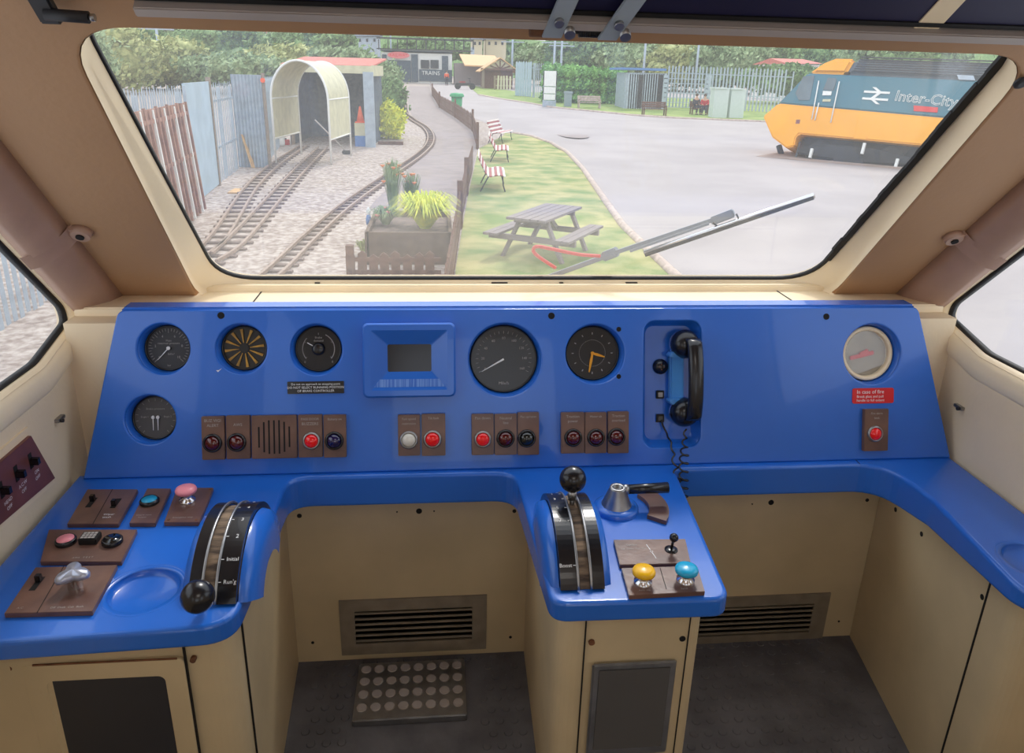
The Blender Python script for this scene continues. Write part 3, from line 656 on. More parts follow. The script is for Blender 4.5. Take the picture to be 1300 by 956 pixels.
g, c = plate_on_desk('knob_plate', 'large brown plate with a toggle and a silver three-lobed knob, front left of the desk', 'knob plate', [(45, 720), (149, 717), (117, 776), (5, 779)], group=GP)
div(g, c, (81, 719), (47, 778)); slot_switch(g, c, 47, 741)
p = on(c, 96, 744)
MB().lathe([(.012, .009), (.010, .026), (.012, .030)], 24, T((p.x, p.y, 0)), cap=False).build('knob_stem', 'chrome', g)
lob = []
for i in range(48): a = 2*PI*i/48; lob.append(((.022+.007*math.cos(3*a+.6))*math.cos(a), (.022+.007*math.cos(3*a+.6))*math.sin(a)))
MB().loft([[Vector((p.x+x*k_, p.y+y*k_, z)) for x, y in lob] for k_, z in ((.7, .026), (1, .030), (1, .036), (.85, .041), (.02, .043))]).build('knob', 'silverknob', g, label='silver three-lobed knob')
for q, s_ in (((26, 772), 'A.C.'), ((85, 771), 'Off  Desk  Cab  Both')): p = on(c, *q); MB().text(s_, .006, p.x, p.y, .0094).build('lettering', 'faint', g)
# right pod
g, c = plate_on_desk('direction_plate', 'brown plate with a small black joystick and arrow marks on the right pod', 'switch plate', [(779, 685), (870, 684), (877, 715), (787, 717)], group=GP)
p = on(c, 852, 698); MB().lathe([(.0125, .009), (.012, .011), (.006, .012), (.0001, .0125)], 24, T((p.x, p.y, 0)), cap=False).build('joystick_boot', 'black', g)
q = MB().cyl((p.x, p.y, .01), (p.x+.001, p.y-.004, .034), .0025, n=10).ball((p.x+.001, p.y-.005, .039), .0085, 10); q.build('joystick', 'black', g)
p = on(c, 827, 700); q = MB().beam((p.x-.004, p.y+.022, .0093), (p.x-.001, p.y+.004, .0093), .0012, .0006).beam((p.x, p.y-.004, .0093), (p.x+.003, p.y-.022, .0093), .0012, .0006)
q.text('o', .012, p.x, p.y, .0094).build('arrow_marks', 'white', g)
p = on(c, 802, 692); MB().text('Sander', .008, p.x, p.y, .0094).text('Off  Nose  Tail  On', .006, p.x, p.y-.012, .0094).build('lettering', 'faint', g)
g, c = plate_on_desk('button_plate', 'brown plate with yellow and cyan mushroom buttons at the front of the right pod', 'button plate', [(789, 721), (885, 718), (895, 751), (799, 756)], group=GP)
div(g, c, (838, 721), (846, 748))
p = on(c, 816, 740); mushroom(g, p, 'yellowb', 'yellow mushroom button', .0205, .032); p = on(c, 870, 737.5); mushroom(g, p, 'cyan', 'cyan mushroom button', .0205, .032)
p = on(c, 818, 748); q = MB().text('Anti slip', .0065, p.x, p.y-.003, .0094); p = on(c, 868, 746); q.text('Sand', .0065, p.x, p.y-.003, .0094).build('lettering', 'faint', g)

# quadrants (power and brake controllers)
def controller(xc, w_, name, label, ball, slotx, marks, lever_lab, hump):
    g = thing(name, label, 'lever', T((xc, 1.205, .57))); R_ = .168; h = w_/2
    a0, a1 = math.radians(32), math.radians(152)
    def arc(r, x, n=36, k0=a0, k1=a1): return [Vector((x, -r*math.cos(k0+(k1-k0)*i/n)*1.0, r*math.sin(k0+(k1-k0)*i/n))) for i in range(n+1)]
    sw = .0125
    def band(x0, x1, r0, r1, nm, m_):
        a, b, c_, d_ = arc(r1, x0), arc(r1, x1), arc(r0, x1), arc(r0, x0)
        rr = [[a[i], b[i], c_[i], d_[i]] for i in range(len(a))]
        return MB().loft(rr, sm=False, cap=True).build(nm, m_, g, weld=True)
    band(-h, slotx-sw, .088, R_, 'side_band', 'black'); band(slotx+sw, h, .088, R_, 'side_band', 'black')
    band(slotx-sw, slotx+sw, .088, R_-.006, 'brush_strip', 'brush')
    for s_ in (-1, 1): MB().tube(arc(R_+.0004, slotx+s_*(sw-.001)), .0026, 6).build('slot_edge', 'steel', g)
    hr = [[Vector((x, p.y, p.z)) for x, p in zip((-h-.012-k, h+.012+k), (q, q))] for k, q in ()]
    # blue cheeks
    for s_ in (-1, 1):
        A = arc(R_-.012, s_*(h+.001)); B = arc(R_-.016, s_*(h+hump*.6)); Cc = arc(R_-.06, s_*(h+hump)); 
        MB().loft([A, B, Cc, arc(R_-.09, s_*(h+hump*1.05))], closed=False).build('housing_cheek', 'blue', g)
    for ang, s_ in marks:
        a = math.radians(ang); n_ = Vector((0, -math.cos(a), math.sin(a))); tx = Vector((1, 0, 0)); up = n_.cross(tx)
        Mt = Matrix.Translation(n_*(R_+.0004)) @ Matrix((tx, up, n_)).transposed().to_4x4()
        side = (slotx+sw+h)/2 if slotx <= 0 else (slotx-sw-h)/2
        MB().text(s_, .0115 if len(s_) < 3 else .0095, side+.004*(1 if slotx <= 0 else -1), 0, 0, Mx=Mt).box(*( (slotx+sw+.001, slotx+sw+.006) if slotx <= 0 else (slotx-sw-.006, slotx-sw-.001)), -.0006, .0006, 0, .0003, Mt).build('marking', 'white', g)
    a, r, br = ball; a = math.radians(a); n_ = Vector((0, -math.cos(a), math.sin(a)))
    lv = MB().cyl(Vector((slotx, 0, 0))+n_*(R_-.03), Vector((slotx, 0, 0))+n_*(r-br*.8), .005, n=14); lv.cyl(Vector((slotx, 0, 0))+n_*(r-br*1.6), Vector((slotx, 0, 0))+n_*(r-br*.8), .0085, .0085, 16)
    L_ = lv.build('lever_rod', 'steel', g); MB().ball(Vector((slotx, 0, 0))+n_*r, br, 16).build('ball_knob', 'black', L_, label=lever_lab)
controller(-.380, .078, 'brake_controller', 'black quadrant lever on the left pod, its ball knob pulled fully forward', (37, .225, .0265), -.006,
    [(44, "Run'g"), (57, 'Initial'), (72, '2'), (86, '3'), (101, '4'), (115, '6'), (126, '6'), (138, 'Emer')], 'matt black ball knob', .024)
controller(.245, .078, 'power_controller', 'black quadrant lever on the right pod, its ball knob pushed away upright', (96, .213, .0255), .004,
    [(46, 'Boost'), (76, '7'), (88, '5'), (100, '3'), (112, '1'), (124, 'Off')], 'matt black ball knob', .024)

# master switch (cone and handle)
c = loc_in(DESK, 782, 646); g = thing('master_switch', 'steel cone with a black side handle on a blue collar', 'handle', DESK @ T((c.x, c.y, 0)))
MB().lathe([(.047, 0), (.046, .007), (.040, .011), (.034, .012), (.0001, .012)], 44, cap=False).build('collar', 'blue', g)
MB().lathe([(.031, .012), (.029, .016), (.017, .048), (.016, .052), (.009, .052), (.008, .044), (.0001, .044)], 40, cap=False).build('cone', 'steel', g)
p0 = Vector((.012, .004, .043)); p1 = loc_in(DESK, 848, 619, .045)-Vector((c.x, c.y, 0)); p1.z = .045
MB().cyl(p0, p1, .0095, .0115, 24).build('handle', 'black', g); MB().cyl(p0, p0+(p1-p0)*.12, .0105, n=20).build('handle_ferrule', 'steel', g)
g = thing('sector_plate', 'brown quarter-ring position plate beside the steel cone', 'plate', DESK @ T((c.x, c.y, 0)))
pts = [(.068*math.cos(a), .068*math.sin(a)) for a in [math.radians(-36+i*6) for i in range(13)]]+[(.108*math.cos(a), .108*math.sin(a)) for a in [math.radians(36-i*6) for i in range(13)]]
MB().prism(pts, 0, .009).build('plate', 'brown', g)

# left wall switch panel
q = [HX(*p, -.797) for p in ((-45, 622), (35, 553), (66, 607), (-20, 680))]
c = sum(q, Vector())/4; ly = [(p.y, p.z) for p in q]
Mf = WL @ T((c.y, c.z, 0)); g = thing('wall_switch_panel', 'reddish brown switch panel with black rotary switches on the left wall', 'switch panel', Mf)
pl = [(p.y-c.y, p.z-c.z) for p in q]
xa, xb, ya, yb = min(p[0] for p in pl), max(p[0] for p in pl), min(p[1] for p in pl), max(p[1] for p in pl)
MB().prism(pl if sum(pl[i][0]*pl[(i+1) % 4][1]-pl[(i+1) % 4][0]*pl[i][1] for i in range(4)) > 0 else pl[::-1], 0, .010).build('plate', 'brownred', g, bevel=.001)
fr = grow(pl[::-1], .018); MB().prism(fr, -.001, .0035).build('frame', 'wall', g, bevel=.001)
for px, py, s_ in ((41, 585, 'ON'), (23, 601, 'A.C.W'), (4, 622, 'HEAD'), (-15, 640, 'TAIL')):
    p = HX(px, py, -.787)-Vector((0, c.y, c.z)); MB().box(p.y-.006, p.y+.006, p.z-.016, p.z+.016, .010, .0105).build('slot', 'hole', g)
    MB().box(p.y-.005, p.y+.005, p.z-.008, p.z+.006, .010, .026).build('toggle', 'black', g, bevel=.001)
    MB().text(s_, .010, p.y+.012, p.z-.03, .0103).text('OFF', .010, p.y+.012, p.z-.043, .0103).build('lettering', 'white', g)
p = HX(25, 634, -.795); g = thing('panel_latch', 'small wooden-brown latch under the wall switch panel', 'latch', WL @ T((p.y, p.z, .0)) @ Matrix.Rotation(-.72+.35, 4, 'Z')); MB().box(-.03, .03, -.005, .005, 0, .005).build('bar', 'stain', g, bevel=.001)
for Wm, px, py, xw, R, lab in ((WL, 73, 532, -.80, 0, 'small metal catch on the left wall below the side window'), (WR, 1220, 517, 1.236, 1, 'small metal catch on the right wall below the side window')):
    p = HX(px, py, xw); g = thing('wall_catch', lab, 'catch', Wm @ T((-p.y if R else p.y, p.z, 0)), 'wall catches'); MB().box(-.014, .014, -.003, .005, 0, .010).build('body', 'steel', g, bevel=.001)
    MB().cyl((.008 if R else -.008, 0, .01), (.008 if R else -.008, 0, .016), .004, n=10).build('pin', 'iron', g)

# ---- cabinets below the desk
def vpanel(g, name, a, b, z0, z1, th, m_='cabinet', bevel=.002):   # upright panel between plan points a, b
    return MB().beam((a[0], a[1], (z0+z1)/2), (b[0], b[1], (z0+z1)/2), th, z1-z0).build(name, m_, g, bevel=bevel)
def holes_on(g, pts, y=None, x=None, r=.005):
    for px, py in pts:
        if y is not None: p = HY(px, py, y); MB().cyl(p+Vector((0, .001, 0)), p+Vector((0, -.0008, 0)), r, n=14).build('screw_hole', 'hole', g)
        else: p = HX(px, py, x); MB().cyl(p, p+Vector((.0008 if x < 0 else -.0008, 0, 0)), r, n=14).build('screw_hole', 'hole', g)
def vent(parent_name, label, px0, py0, px1, py1, y):
    a = HY(px0, py0, y); b = HY(px1, py1, y); cx, cz = (a.x+b.x)/2, (a.z+b.z)/2; hw, hh = abs(b.x-a.x)/2, abs(a.z-b.z)/2
    g = thing('vent_grille', label, 'vent', T((cx, y, cz)) @ Matrix.Rotation(PI/2, 4, 'X'), 'floor heater vents')
    MB().plate([(-hw, -hh), (hw, -hh), (hw, hh), (-hw, hh)], [[(-hw*.8, -hh*.6), (-hw*.8, hh*.6), (hw*.8, hh*.6), (hw*.8, -hh*.6)]], 0, .005).build('frame', 'grille', g)
    MB().box(-hw*.82, hw*.82, -hh*.62, hh*.62, -.004, .0).build('backing', 'hole', g)
    for i in range(6): z = -hh*.5+hh*i*.2; MB().box(-hw*.8, hw*.8, z-.0028, z+.0028, .0005, .004).build('slat', 'grille', g)
g = thing('kneehole_panel', 'cream back panel with screw holes in the left kneehole', 'panel', T((0, 1.65, 0)))
o_ = Vector((0, 1.65, 0))
def sub(mb, off): mb.v = [v-off for v in mb.v]; return mb
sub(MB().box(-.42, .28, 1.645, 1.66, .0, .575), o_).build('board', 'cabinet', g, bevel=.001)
for px, py, r in ((380, 655, .006), (532, 649, .0075), (653, 649, .005), (397, 816, .004), (648, 809, .004), (504, 650, .002), (551, 649, .002)):
    p = HY(px, py, 1.644)-o_; MB().cyl(p+Vector((0, .001, 0)), p+Vector((0, -.0006, 0)), r, n=14).build('screw_hole', 'hole', g)
vent('v', 'long metal heater vent low on the left kneehole panel', 430, 762, 617, 822, 1.645)
g = thing('kneehole_panel', 'cream back panel of the right kneehole, behind the phone cord', 'panel', T((0, 1.65, 0)))
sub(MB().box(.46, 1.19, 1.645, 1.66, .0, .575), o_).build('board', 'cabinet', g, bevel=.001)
for px, py, r in ((979, 638, .0075), (1101, 635, .005), (1065, 789, .003), (955, 640, .002)):
    p = HY(px, py, 1.644)-o_; MB().cyl(p+Vector((0, .001, 0)), p+Vector((0, -.0006, 0)), r, n=14).build('screw_hole', 'hole', g)
vent('v', 'metal heater vent low on the right kneehole panel', 862, 760, 1042, 812, 1.645)
def cabinet(label, plan, rs, front, z1=.61):
    g = thing('desk_pedestal', label, 'cabinet', T((0, 0, 0)), 'cream pedestals under the desk')
    m_ = MB().prism(rpoly(plan, rs, 8), .0, z1)
    for v in m_.v:
        if v.z > .3: v.z = .6045-.028*min(1, max(-.4, (v.y-1.12)/.3))
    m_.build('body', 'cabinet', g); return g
# left pedestal
g = cabinet('cream pedestal under the left pod, with a recessed slot in its front', [(-.795, 1.045), (-.352, 1.06), (-.383, 1.644), (-.795, 1.644)], [0, .05, 0, 0], None)
zt = .60
MB().box(-.432, -.429, 1.05, 1.0552, .02, .60).build('seam', 'hole', g); MB().beam((-.3535, 1.12, .3), (-.3535, 1.123, .3), .003, .6).build('seam', 'hole', g)
a = HY(25, 852, 1.045); b = HY(232, 838, 1.045)
fr = MB().plate(rrect(a.x, .14, b.x, b.z, .012), [list(reversed(rrect(a.x+.035, .20, b.x-.035, b.z-.035, .012)))], 0, .008, bevel=.002, Mx=T((0, 1.056, 0)) @ Matrix.Rotation(PI/2, 4, 'X'))
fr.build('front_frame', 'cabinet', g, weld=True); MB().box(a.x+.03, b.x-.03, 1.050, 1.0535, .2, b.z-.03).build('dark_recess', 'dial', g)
MB().box(a.x+.02, b.x-.01, 1.0465, 1.0485, b.z, b.z+.003).build('rust_line', 'stain', g)
for px, py in ((12, 848), (245, 838)): p = HY(px, py, 1.05); MB().cyl((p.x, 1.056, p.z), (p.x, 1.048, p.z), .005, n=14).build('screw', 'stain', g)
# middle pedestal
g = cabinet('cream pedestal under the right pod, with a recessed metal box in its front', [(.213, 1.10), (.488, 1.095), (.515, 1.644), (.225, 1.644)], [.05, .04, 0, 0], None)
Y0 = 1.097
a = HY(752, 842, Y0-.004); b = HY(858, 842, Y0-.004)
MB().box(a.x, b.x, Y0-.010, Y0-.002, .24, a.z).build('recess_box', 'steel', g, bevel=.003)
MB().box(a.x+.012, b.x-.012, Y0-.0115, Y0-.0095, .26, a.z-.012).build('box_front', 'dial2', g, bevel=.001)
for xs in (.262, .458): MB().box(xs, xs+.002, Y0-.003, Y0+.01, .02, .60).build('seam', 'hole', g)
for px, py, m_ in ((751, 815, 'stain'), (866, 810, 'hole')): p = HY(px, py, Y0); MB().cyl((p.x, Y0+.001, p.z), (p.x, Y0-.003, p.z), .006, n=14).build('screw', m_, g)
# right pedestal
g = cabinet('cream pedestal along the right wall under the desk arm', [(1.075, 1.045), (1.23, 1.01), (1.23, 1.644), (1.17, 1.644)], [.05, 0, 0, 0], None)
for px, py in ((1137, 647), (1170, 678), (1247, 758)):
    r_ = ray(px, py); A_ = Vector((1.075, 1.045, 0)); B_ = Vector((1.172, 1.66, 0)); n_ = (B_-A_).cross(Vector((0, 0, 1))).normalized(); p = hit(px, py, A_, n_)
    n_ = n_ if n_.x < 0 else -n_; MB().cyl(p-n_*.001, p+n_*.001, .006, n=14).build('screw_hole', 'hole', g)
MB().beam((1.0905, 1.145, .3), (1.091, 1.149, .3), .003, .6).build('seam', 'hole', g)
# pedal plate on the floor
a = HZ(455, 852, .02); b = HZ(590, 848, .02)
g = thing('foot_pedal', 'flat metal foot pedal with rows of round studs on the floor', 'pedal', T(((a.x+b.x)/2, 1.52, 0)))
hw = (b.x-a.x)/2; MB().box(-hw, hw, -.1, .09, 0, .02).build('plate', 'steel', g, bevel=.003)
for i in range(8):
    for j in range(4): MB().cyl((-hw+.02+i*(2*hw-.04)/7, .065-j*.042, .02), (-hw+.02+i*(2*hw-.04)/7, .065-j*.042, .0225), .0135, .012, 16).build('stud', 'strip', g)
# floor studs pattern
fm = MB()
for i in range(46):
    for j in range(22):
        x = -.4+i*.036; y = 1.63-j*.036
        if (-.34 < x < .19 or .52 < x < 1.1) and not (-.24 < x < .09 and y < 1.63): fm.cyl((x+(j % 2)*.018, y, 0), (x+(j % 2)*.018, y, .002), .011, .009, 8)
o = struct('trim_11', fm, 'floor')
# unseen fill light behind the viewer, added to brighten the cab
g = thing('ceiling_lamp', 'round white cab lamp on the ceiling', 'lamp', T((.218, -.2, 1.87)))
MB().lathe([(.13, 0), (.13, -.02), (.11, -.03)], 32, cap=False).build('rim', 'whitep', g)
ld = bpy.data.lights.new('lamp_light', 'AREA'); ld.shape = 'DISK'; ld.size = .6; ld.energy = 3; ld.color = (1, .95, .88)
lo = bpy.data.objects.new('lamp_light', ld); COL.objects.link(lo); lo.parent = g; lo.location = (0, 0, -.04)
#PART3
# ================================================================== OUTSIDE
def lerp_poly(P, y):   # x at world y along a polyline of (x,y) sorted by y
    for (xa, ya), (xb, yb) in zip(P, P[1:]):
        if ya <= y <= yb: return xa+(xb-xa)*(y-ya)/max(1e-6, yb-ya)
    return P[0][0] if y < P[0][1] else P[-1][0]
def ribbon_y(Lp, Rp, y0, y1, dz, n=120):
    m_ = MB(); vs = []
    for i in range(n+1):
        y = y0+(y1-y0)*i/n; vs += [(lerp_poly(Lp, y), y, gz(y)+dz), (lerp_poly(Rp, y), y, gz(y)+dz)]
    return m_.add(vs, [(2*i, 2*i+1, 2*i+3, 2*i+2) for i in range(n)])
def ribbon_x(near, depth, x0, x1, dz, n=60, k=12):
    P = [(b, a) for a, b in near]; vs = []
    for i in range(n+1):
        x = x0+(x1-x0)*i/n; yn = lerp_poly(P, x)
        for j in range(k+1): y = yn+depth*j/k; vs.append((x, y, gz(y)+dz))
    return MB().add(vs, [(i*(k+1)+j, (i+1)*(k+1)+j, (i+1)*(k+1)+j+1, i*(k+1)+j+1) for i in range(n) for j in range(k)])
def GP2(pts): return sorted([(G(*p).x, G(*p).y) for p in pts], key=lambda q: q[1])
gm = MB(); ys = [2, 10, 32, 46, 60, 85, 110, 200, 400]
vs = [(x, y, gz(y)) for y in ys for x in (-250, 300)]
gm.add(vs, [(2*i, 2*i+1, 2*i+3, 2*i+2) for i in range(len(ys)-1)]); struct('ground', gm, 'gravel')
kerb = GP2([(850, 350), (822, 320), (790, 290), (765, 252), (740, 216), (720, 195), (700, 183), (675, 174), (652, 170)])
aspL = sorted(kerb+[(G(*p).x, G(*p).y) for p in ((640, 166), (600, 150), (575, 136), (556, 122), (545, 108))], key=lambda q: q[1])
aspL = [(kerb[0][0]-.1, 2.)]+aspL
struct('road', ribbon_y(aspL, [(80, 0), (80, 200)], 2, 110, .012, 160), 'asphalt')
fl = [(G(*p).x, G(*p).y) for p in ((574, 350), (584, 290), (592, 250), (600, 215), (606, 190))]
tag(ribbon_y([(fl[0][0]+.05, 2)]+[(a+.05, b) for a, b in fl]+[(fl[-1][0]+1.6, 37.)], [(kerb[0][0]-.1, 2.)]+kerb, 4, kerb[-1][1], .03, 100).build('lawn', 'grass'), 'dry mown lawn between the picket fence and the kerb', 'grass', kind='stuff')
struct('kerb', MB().tube([(x, y, gz(y)+.02) for x, y in [(kerb[0][0]-.1, 4)]+kerb], .09, 6), 'kerb')
struct('path', ribbon_y(GP2([(470, 262), (500, 232), (530, 205), (552, 185), (549, 172), (530, 158), (519, 140), (517, 112)]), GP2([(590, 262), (600, 215), (607, 185), (598, 165), (575, 148), (556, 135), (545, 112)]), 17, 95, .008), 'asphalt2')
near = [(G(*p).x, G(*p).y) for p in ((608, 121), (640, 127), (668, 131), (700, 137), (760, 143), (800, 147), (860, 151), (965, 155), (1100, 160), (1250, 166))]
near = sorted(near, key=lambda q: q[0])
tag(ribbon_x(near, 30, near[0][0], near[-1][0], .04).build('verge', 'verge'), 'rough green verge beyond the far side of the road', 'grass', kind='stuff')
struct('verge_kerb', MB().tube([(x, y, gz(y)+.03) for x, y in near], .09, 6), 'kerb')
pm = MB()
for px, py, rx, ry in ((727, 172, .75, .8),):
    c = G(px, py); pm.prism(circ(c.x, c.y, rx, 24, ry*2.2), c.z+.014, c.z+.018)
struct('road_patch', pm, 'asphalt2')
# ---- foliage
def cloud(mb, c, rad, n, s, seed=0):
    R_ = random.Random(seed*77+int(c[0]*13)+int(c[1]*7)); vs = []; fs = []; c = Vector(c)
    for i in range(n):
        while True:
            d = Vector((R_.uniform(-1, 1), R_.uniform(-1, 1), R_.uniform(-1, 1)))
            if .3 < d.length < 1: break
        d = d.normalized()*(R_.uniform(.72, 1.06)+.16*math.sin(d.x*5+seed)*math.cos(d.z*6+d.y*4+seed)/max(.2, d.length))
        p = c+Vector((d.x*rad[0], d.y*rad[1], d.z*rad[2])); a = Vector((R_.gauss(0, 1), R_.gauss(0, 1), R_.gauss(0, 1))).normalized(); b = a.orthogonal().normalized()
        k = s*R_.uniform(.6, 1.3); b2 = a.cross(b); j = len(vs)
        vs += [p-b*k, p-b2*k*.55, p+b*k, p+b2*k*.55]; fs.append((j, j+1, j+2, j+3))
    mb.add(vs, fs)
    return mb.lathe([(max(1e-5, math.sin(PI*i/8))*.78, -math.cos(PI*i/8)*.78) for i in range(9)], 14, Matrix.Translation(c) @ Matrix.Diagonal((*rad, 1)), cap=False)
def bush(name, lab, px, py, top, wpx, m_, n=900, s=.12, grp=None, cat='bush', Y=None, dy=1.):
    b = G(px, py) if Y is None else HY(px, py, Y); tz = HY(px, top, b.y).z; b.z = gz(b.y) if Y is None else b.z
    h = (tz-b.z); r = wpx/2*b.y/F
    m0 = MB(); cloud(m0, (b.x, b.y+r*.5, b.z+h*.5), (r, max(r*.8, .3)*dy, h*.56), n, s, seed=px)
    k_ = R3_ = random.Random(px)
    for i in range(5): cloud(m0, (b.x+k_.uniform(-.6, .6)*r, b.y+r*.4, b.z+h*k_.uniform(.35, .85)), (r*.45, r*.45, h*.22), n//7, s, seed=i+px)
    e = Vector((b.x, b.y, b.z)); m0.v = [v-e for v in m0.v]; o = m0.build(name, m_); o.location = e
    return tag(o, lab, cat, grp)
def tree(lab, px, Y, top, base, wpx, m_, n=2600, s=.5):
    p = HY(px, base, Y); tz = HY(px, top, Y).z; zb = gz(Y); t_ = thing('tree', lab, 'tree', T((p.x, Y, zb)), 'trees beyond the yard')
    r = wpx/2*Y/F; h = tz-zb; c0 = p.z-zb
    m0 = MB(); R_ = random.Random(px*3)
    cloud(m0, (0, 0, (h+c0)/2), (r, r*.7, (h-c0)/2), n//2, s, px)
    for i in range(9): cloud(m0, (R_.uniform(-.75, .75)*r, R_.uniform(-.6, .1)*r*.6, c0+(h-c0)*R_.uniform(.2, .9)), (r*.36, r*.36, (h-c0)*.2), n//18, s, i+px)
    m0.build('foliage', m_, t_); MB().cyl((0, 0, -.3), (0, 0, h*.6), .25, .12, 10).build('trunk', 'darktimber', t_)
TL = [(150, 62, 28, 112, 110, 'leaf1', 'broad olive tree at the far left behind the steel fence'), (215, 70, 52, 112, 120, 'leaf1', 'pale olive tree above the rusty fence section'), (250, 95, 30, 90, 150, 'leaf2', 'dark green tree rising behind the olive ones on the left'),
 (300, 66, 68, 110, 120, 'leaf3', 'mid green tree behind the corrugated fence panel'), (360, 75, 58, 110, 110, 'leaf1', 'olive tree left of the red shed roof'), (395, 100, 40, 95, 120, 'leaf2', 'dark tree behind the red-roofed shed'),
 (440, 72, 62, 100, 80, 'leaf3', 'green tree behind the right end of the red shed roof'), (335, 110, 40, 85, 120, 'leaf3', 'tree in front of the far house'),
 (100, 50, 20, 120, 90, 'leaf3', 'green tree half hidden by the left window pillar'), (690, 120, 60, 100, 80, 'leaf3', 'hazy tree behind the timber pavilion'), (745, 110, 50, 95, 110, 'leaf2', 'tall dark tree behind the clipped hedge'),
 (810, 105, 52, 100, 110, 'leaf3', 'green tree behind the blue-roofed container'), (870, 100, 56, 110, 110, 'leaf1', 'olive tree above the seated people'), (925, 95, 50, 112, 100, 'leaf3', 'green tree behind the two pale cabinets'),
 (985, 98, 55, 118, 110, 'leaf2', 'dark tree left of the yellow train nose'), (1050, 110, 50, 110, 130, 'leaf3', 'tree behind the train cab'), (1150, 110, 50, 110, 140, 'leaf2', 'tree behind the train roof'),
 (1000, 70, 83, 120, 120, 'leaf2', 'low dark tree directly behind the train nose'), (560, 195, 50, 75, 120, 'leaf2', 'distant tree behind the white building'), (640, 180, 52, 80, 90, 'leaf2', 'distant tree beside the pale stone houses')]
for px, Y, top, base, w_, m_, lab in TL: tree(lab, px, Y, top, base, w_, m_, 3000, Y*.0042)
hb = MB(); vs = []
for i in range(80):
    x = -260+i*7.; vs += [(x, 215, -3), (x, 240, 15+4*math.sin(i*.7)+2*math.sin(i*2.1)+3*math.sin(i*.23)), (x, 330, 14)]
hb.add(vs, [(3*i, 3*i+3, 3*i+4, 3*i+1) for i in range(79)]+[(3*i+1, 3*i+4, 3*i+5, 3*i+2) for i in range(79)]); struct('hillside', hb, 'leaf2')
# ---- palisade fences
def pale_mesh(h, w_=.07): return MB().prism([(-w_/2, 0), (w_/2, 0), (w_/2, h-.12), (0, h), (-w_/2, h-.12)], -.005, .005, Matrix.Rotation(PI/2, 4, 'X'))
def palisade(name, label, A, B, h, step, m_='galv', w_=.07, rails=(.35, .82), posts=3, cat='fence', grp='steel palisade fences', solid=None):
    A = Vector((A[0], A[1], gz(A[1]))); B = Vector((B[0], B[1], 0)); d = Vector((B.x-A.x, B.y-A.y, 0)); L_ = d.length; th = math.atan2(d.y, d.x)
    t_ = thing(name, label, cat, T(A) @ Matrix.Rotation(th, 4, 'Z'), grp); sl = (gz(B.y)-gz(A.y))/L_
    n = int(L_/step); f = pale_mesh(h, w_).build('pale', m_, t_)
    for i in range(1, min(n, 99)):
        c = f.copy(); COL.objects.link(c); c.parent = t_; c.location = (i*step, 0, i*step*sl+.03*math.sin(i*2.3)); c.rotation_euler = (0, .008*math.sin(i*1.7), 0)
    for q in rails: MB().beam((0, .03, h*q), (L_, .03, h*q+L_*sl), .04, .06).build('rail', m_, t_)
    for i in range(posts): s_ = i/(max(1, posts-1)); MB().box(L_*s_-.05, L_*s_+.05, .05, .13, L_*s_*sl, h*.95+L_*s_*sl).build('post', m_, t_)
    return t_
palisade('palisade_fence', 'steel palisade fence close alongside, seen through the left side window', (-4.85, 3.5), (-5.05, 11.5), 2.5, .16, w_=.085)
palisade('palisade_fence', 'steel palisade section above rusty sheeting at the left edge of the windscreen', (-5.08, 11.6), (-5.38, 17.3), 2.5, .15)
g = thing('rusty_gate', 'rust-brown barred gate leaning inside the palisade fence', 'gate', T((0, 0, 0)))
def wpt(px, py, Y): return HY(px, py, Y)
a = Vector((-4.55, 12.2, -1.35)); b = Vector((-4.95, 16.4, -1.35))
for i in range(17):
    p = a.lerp(b, i/16); MB().beam(p+Vector((.04, 0, 0)), p+Vector((-.12, 0, 2.15+.03*math.sin(i*2))), .045, .045, up=(0, 1, 0)).build('bar', 'whitep' if i % 3 == 0 else 'rusty', g)
for z in (.1, 1.15, 1.95): MB().beam(a+Vector((-.06*z, 0, z)), b+Vector((-.06*z, 0, z)), .05, .07).build('rail', 'rusty', g)
MB().beam(a+Vector((-.13, .05, 1.2)), b+Vector((-.13, .05, 1.2)), .02, 1.9).build('sheet', 'rusty', g)
g = thing('flat_fencing_sheet', 'tall flat pale grey sheet steel panel in the fence line', 'fence panel', T((-5.36, 17.3, -1.4)))
MB().beam((0, 0, 1.3), (-.28, 2.9, 1.3), .04, 2.5).build('sheet', 'sheet', g); MB().beam((-.28, 2.9, 0), (-.28, 2.9, 2.65), .1, .1).build('post', 'timber', g); MB().beam((.02, 0, 0), (.02, 0, 2.5), .06, .06).build('post', 'galv', g)
palisade('palisade_fence', 'short run of wide steel pales between the flat panel and the corrugated panel', (-5.72, 20.4), (-6.0, 23.9), 2.5, .26, w_=.12)
g = thing('corrugated_panel', 'upright corrugated steel panel beside the hoop shelter, a plywood board leaning on it', 'fence panel', T((-6.1, 24.2, -1.4)))
m_ = MB(); cr = [(i*.9/36, .03*math.sin(i*PI/2)) for i in range(37)]; m_.prism(cr+[(x, y+.008) for x, y in reversed(cr)], 0, 2.7); m_.build('sheet', 'galv', g); MB().box(.9, .98, -.04, .04, 0, 2.75).build('post', 'timber', g)
MB().cyl((.94, -.05, 2.55), (.94, -.1, 2.55), .07, n=12).build('reflector', 'orangej', g)
palisade('palisade_fence', 'steel palisade fence running back behind the hoop shelter', (-5.5, 25.5), (-6.3, 32), 2.6, .17)
a = G(322, 214); g = tag(MB().beam((0, 0, 0), (-.28, .25, .95), .36, .02, up=(1, 0, .3)).build('plywood_board', 'ply'), 'orange plywood board leaning against the corrugated panel', 'board'); g.location = a
a = G(300, 245); g = tag(MB().box(-.12, .12, -.35, .35, 0, .03).build('plywood_board', 'ply'), 'small plywood offcut lying on the gravel', 'board'); g.location = a
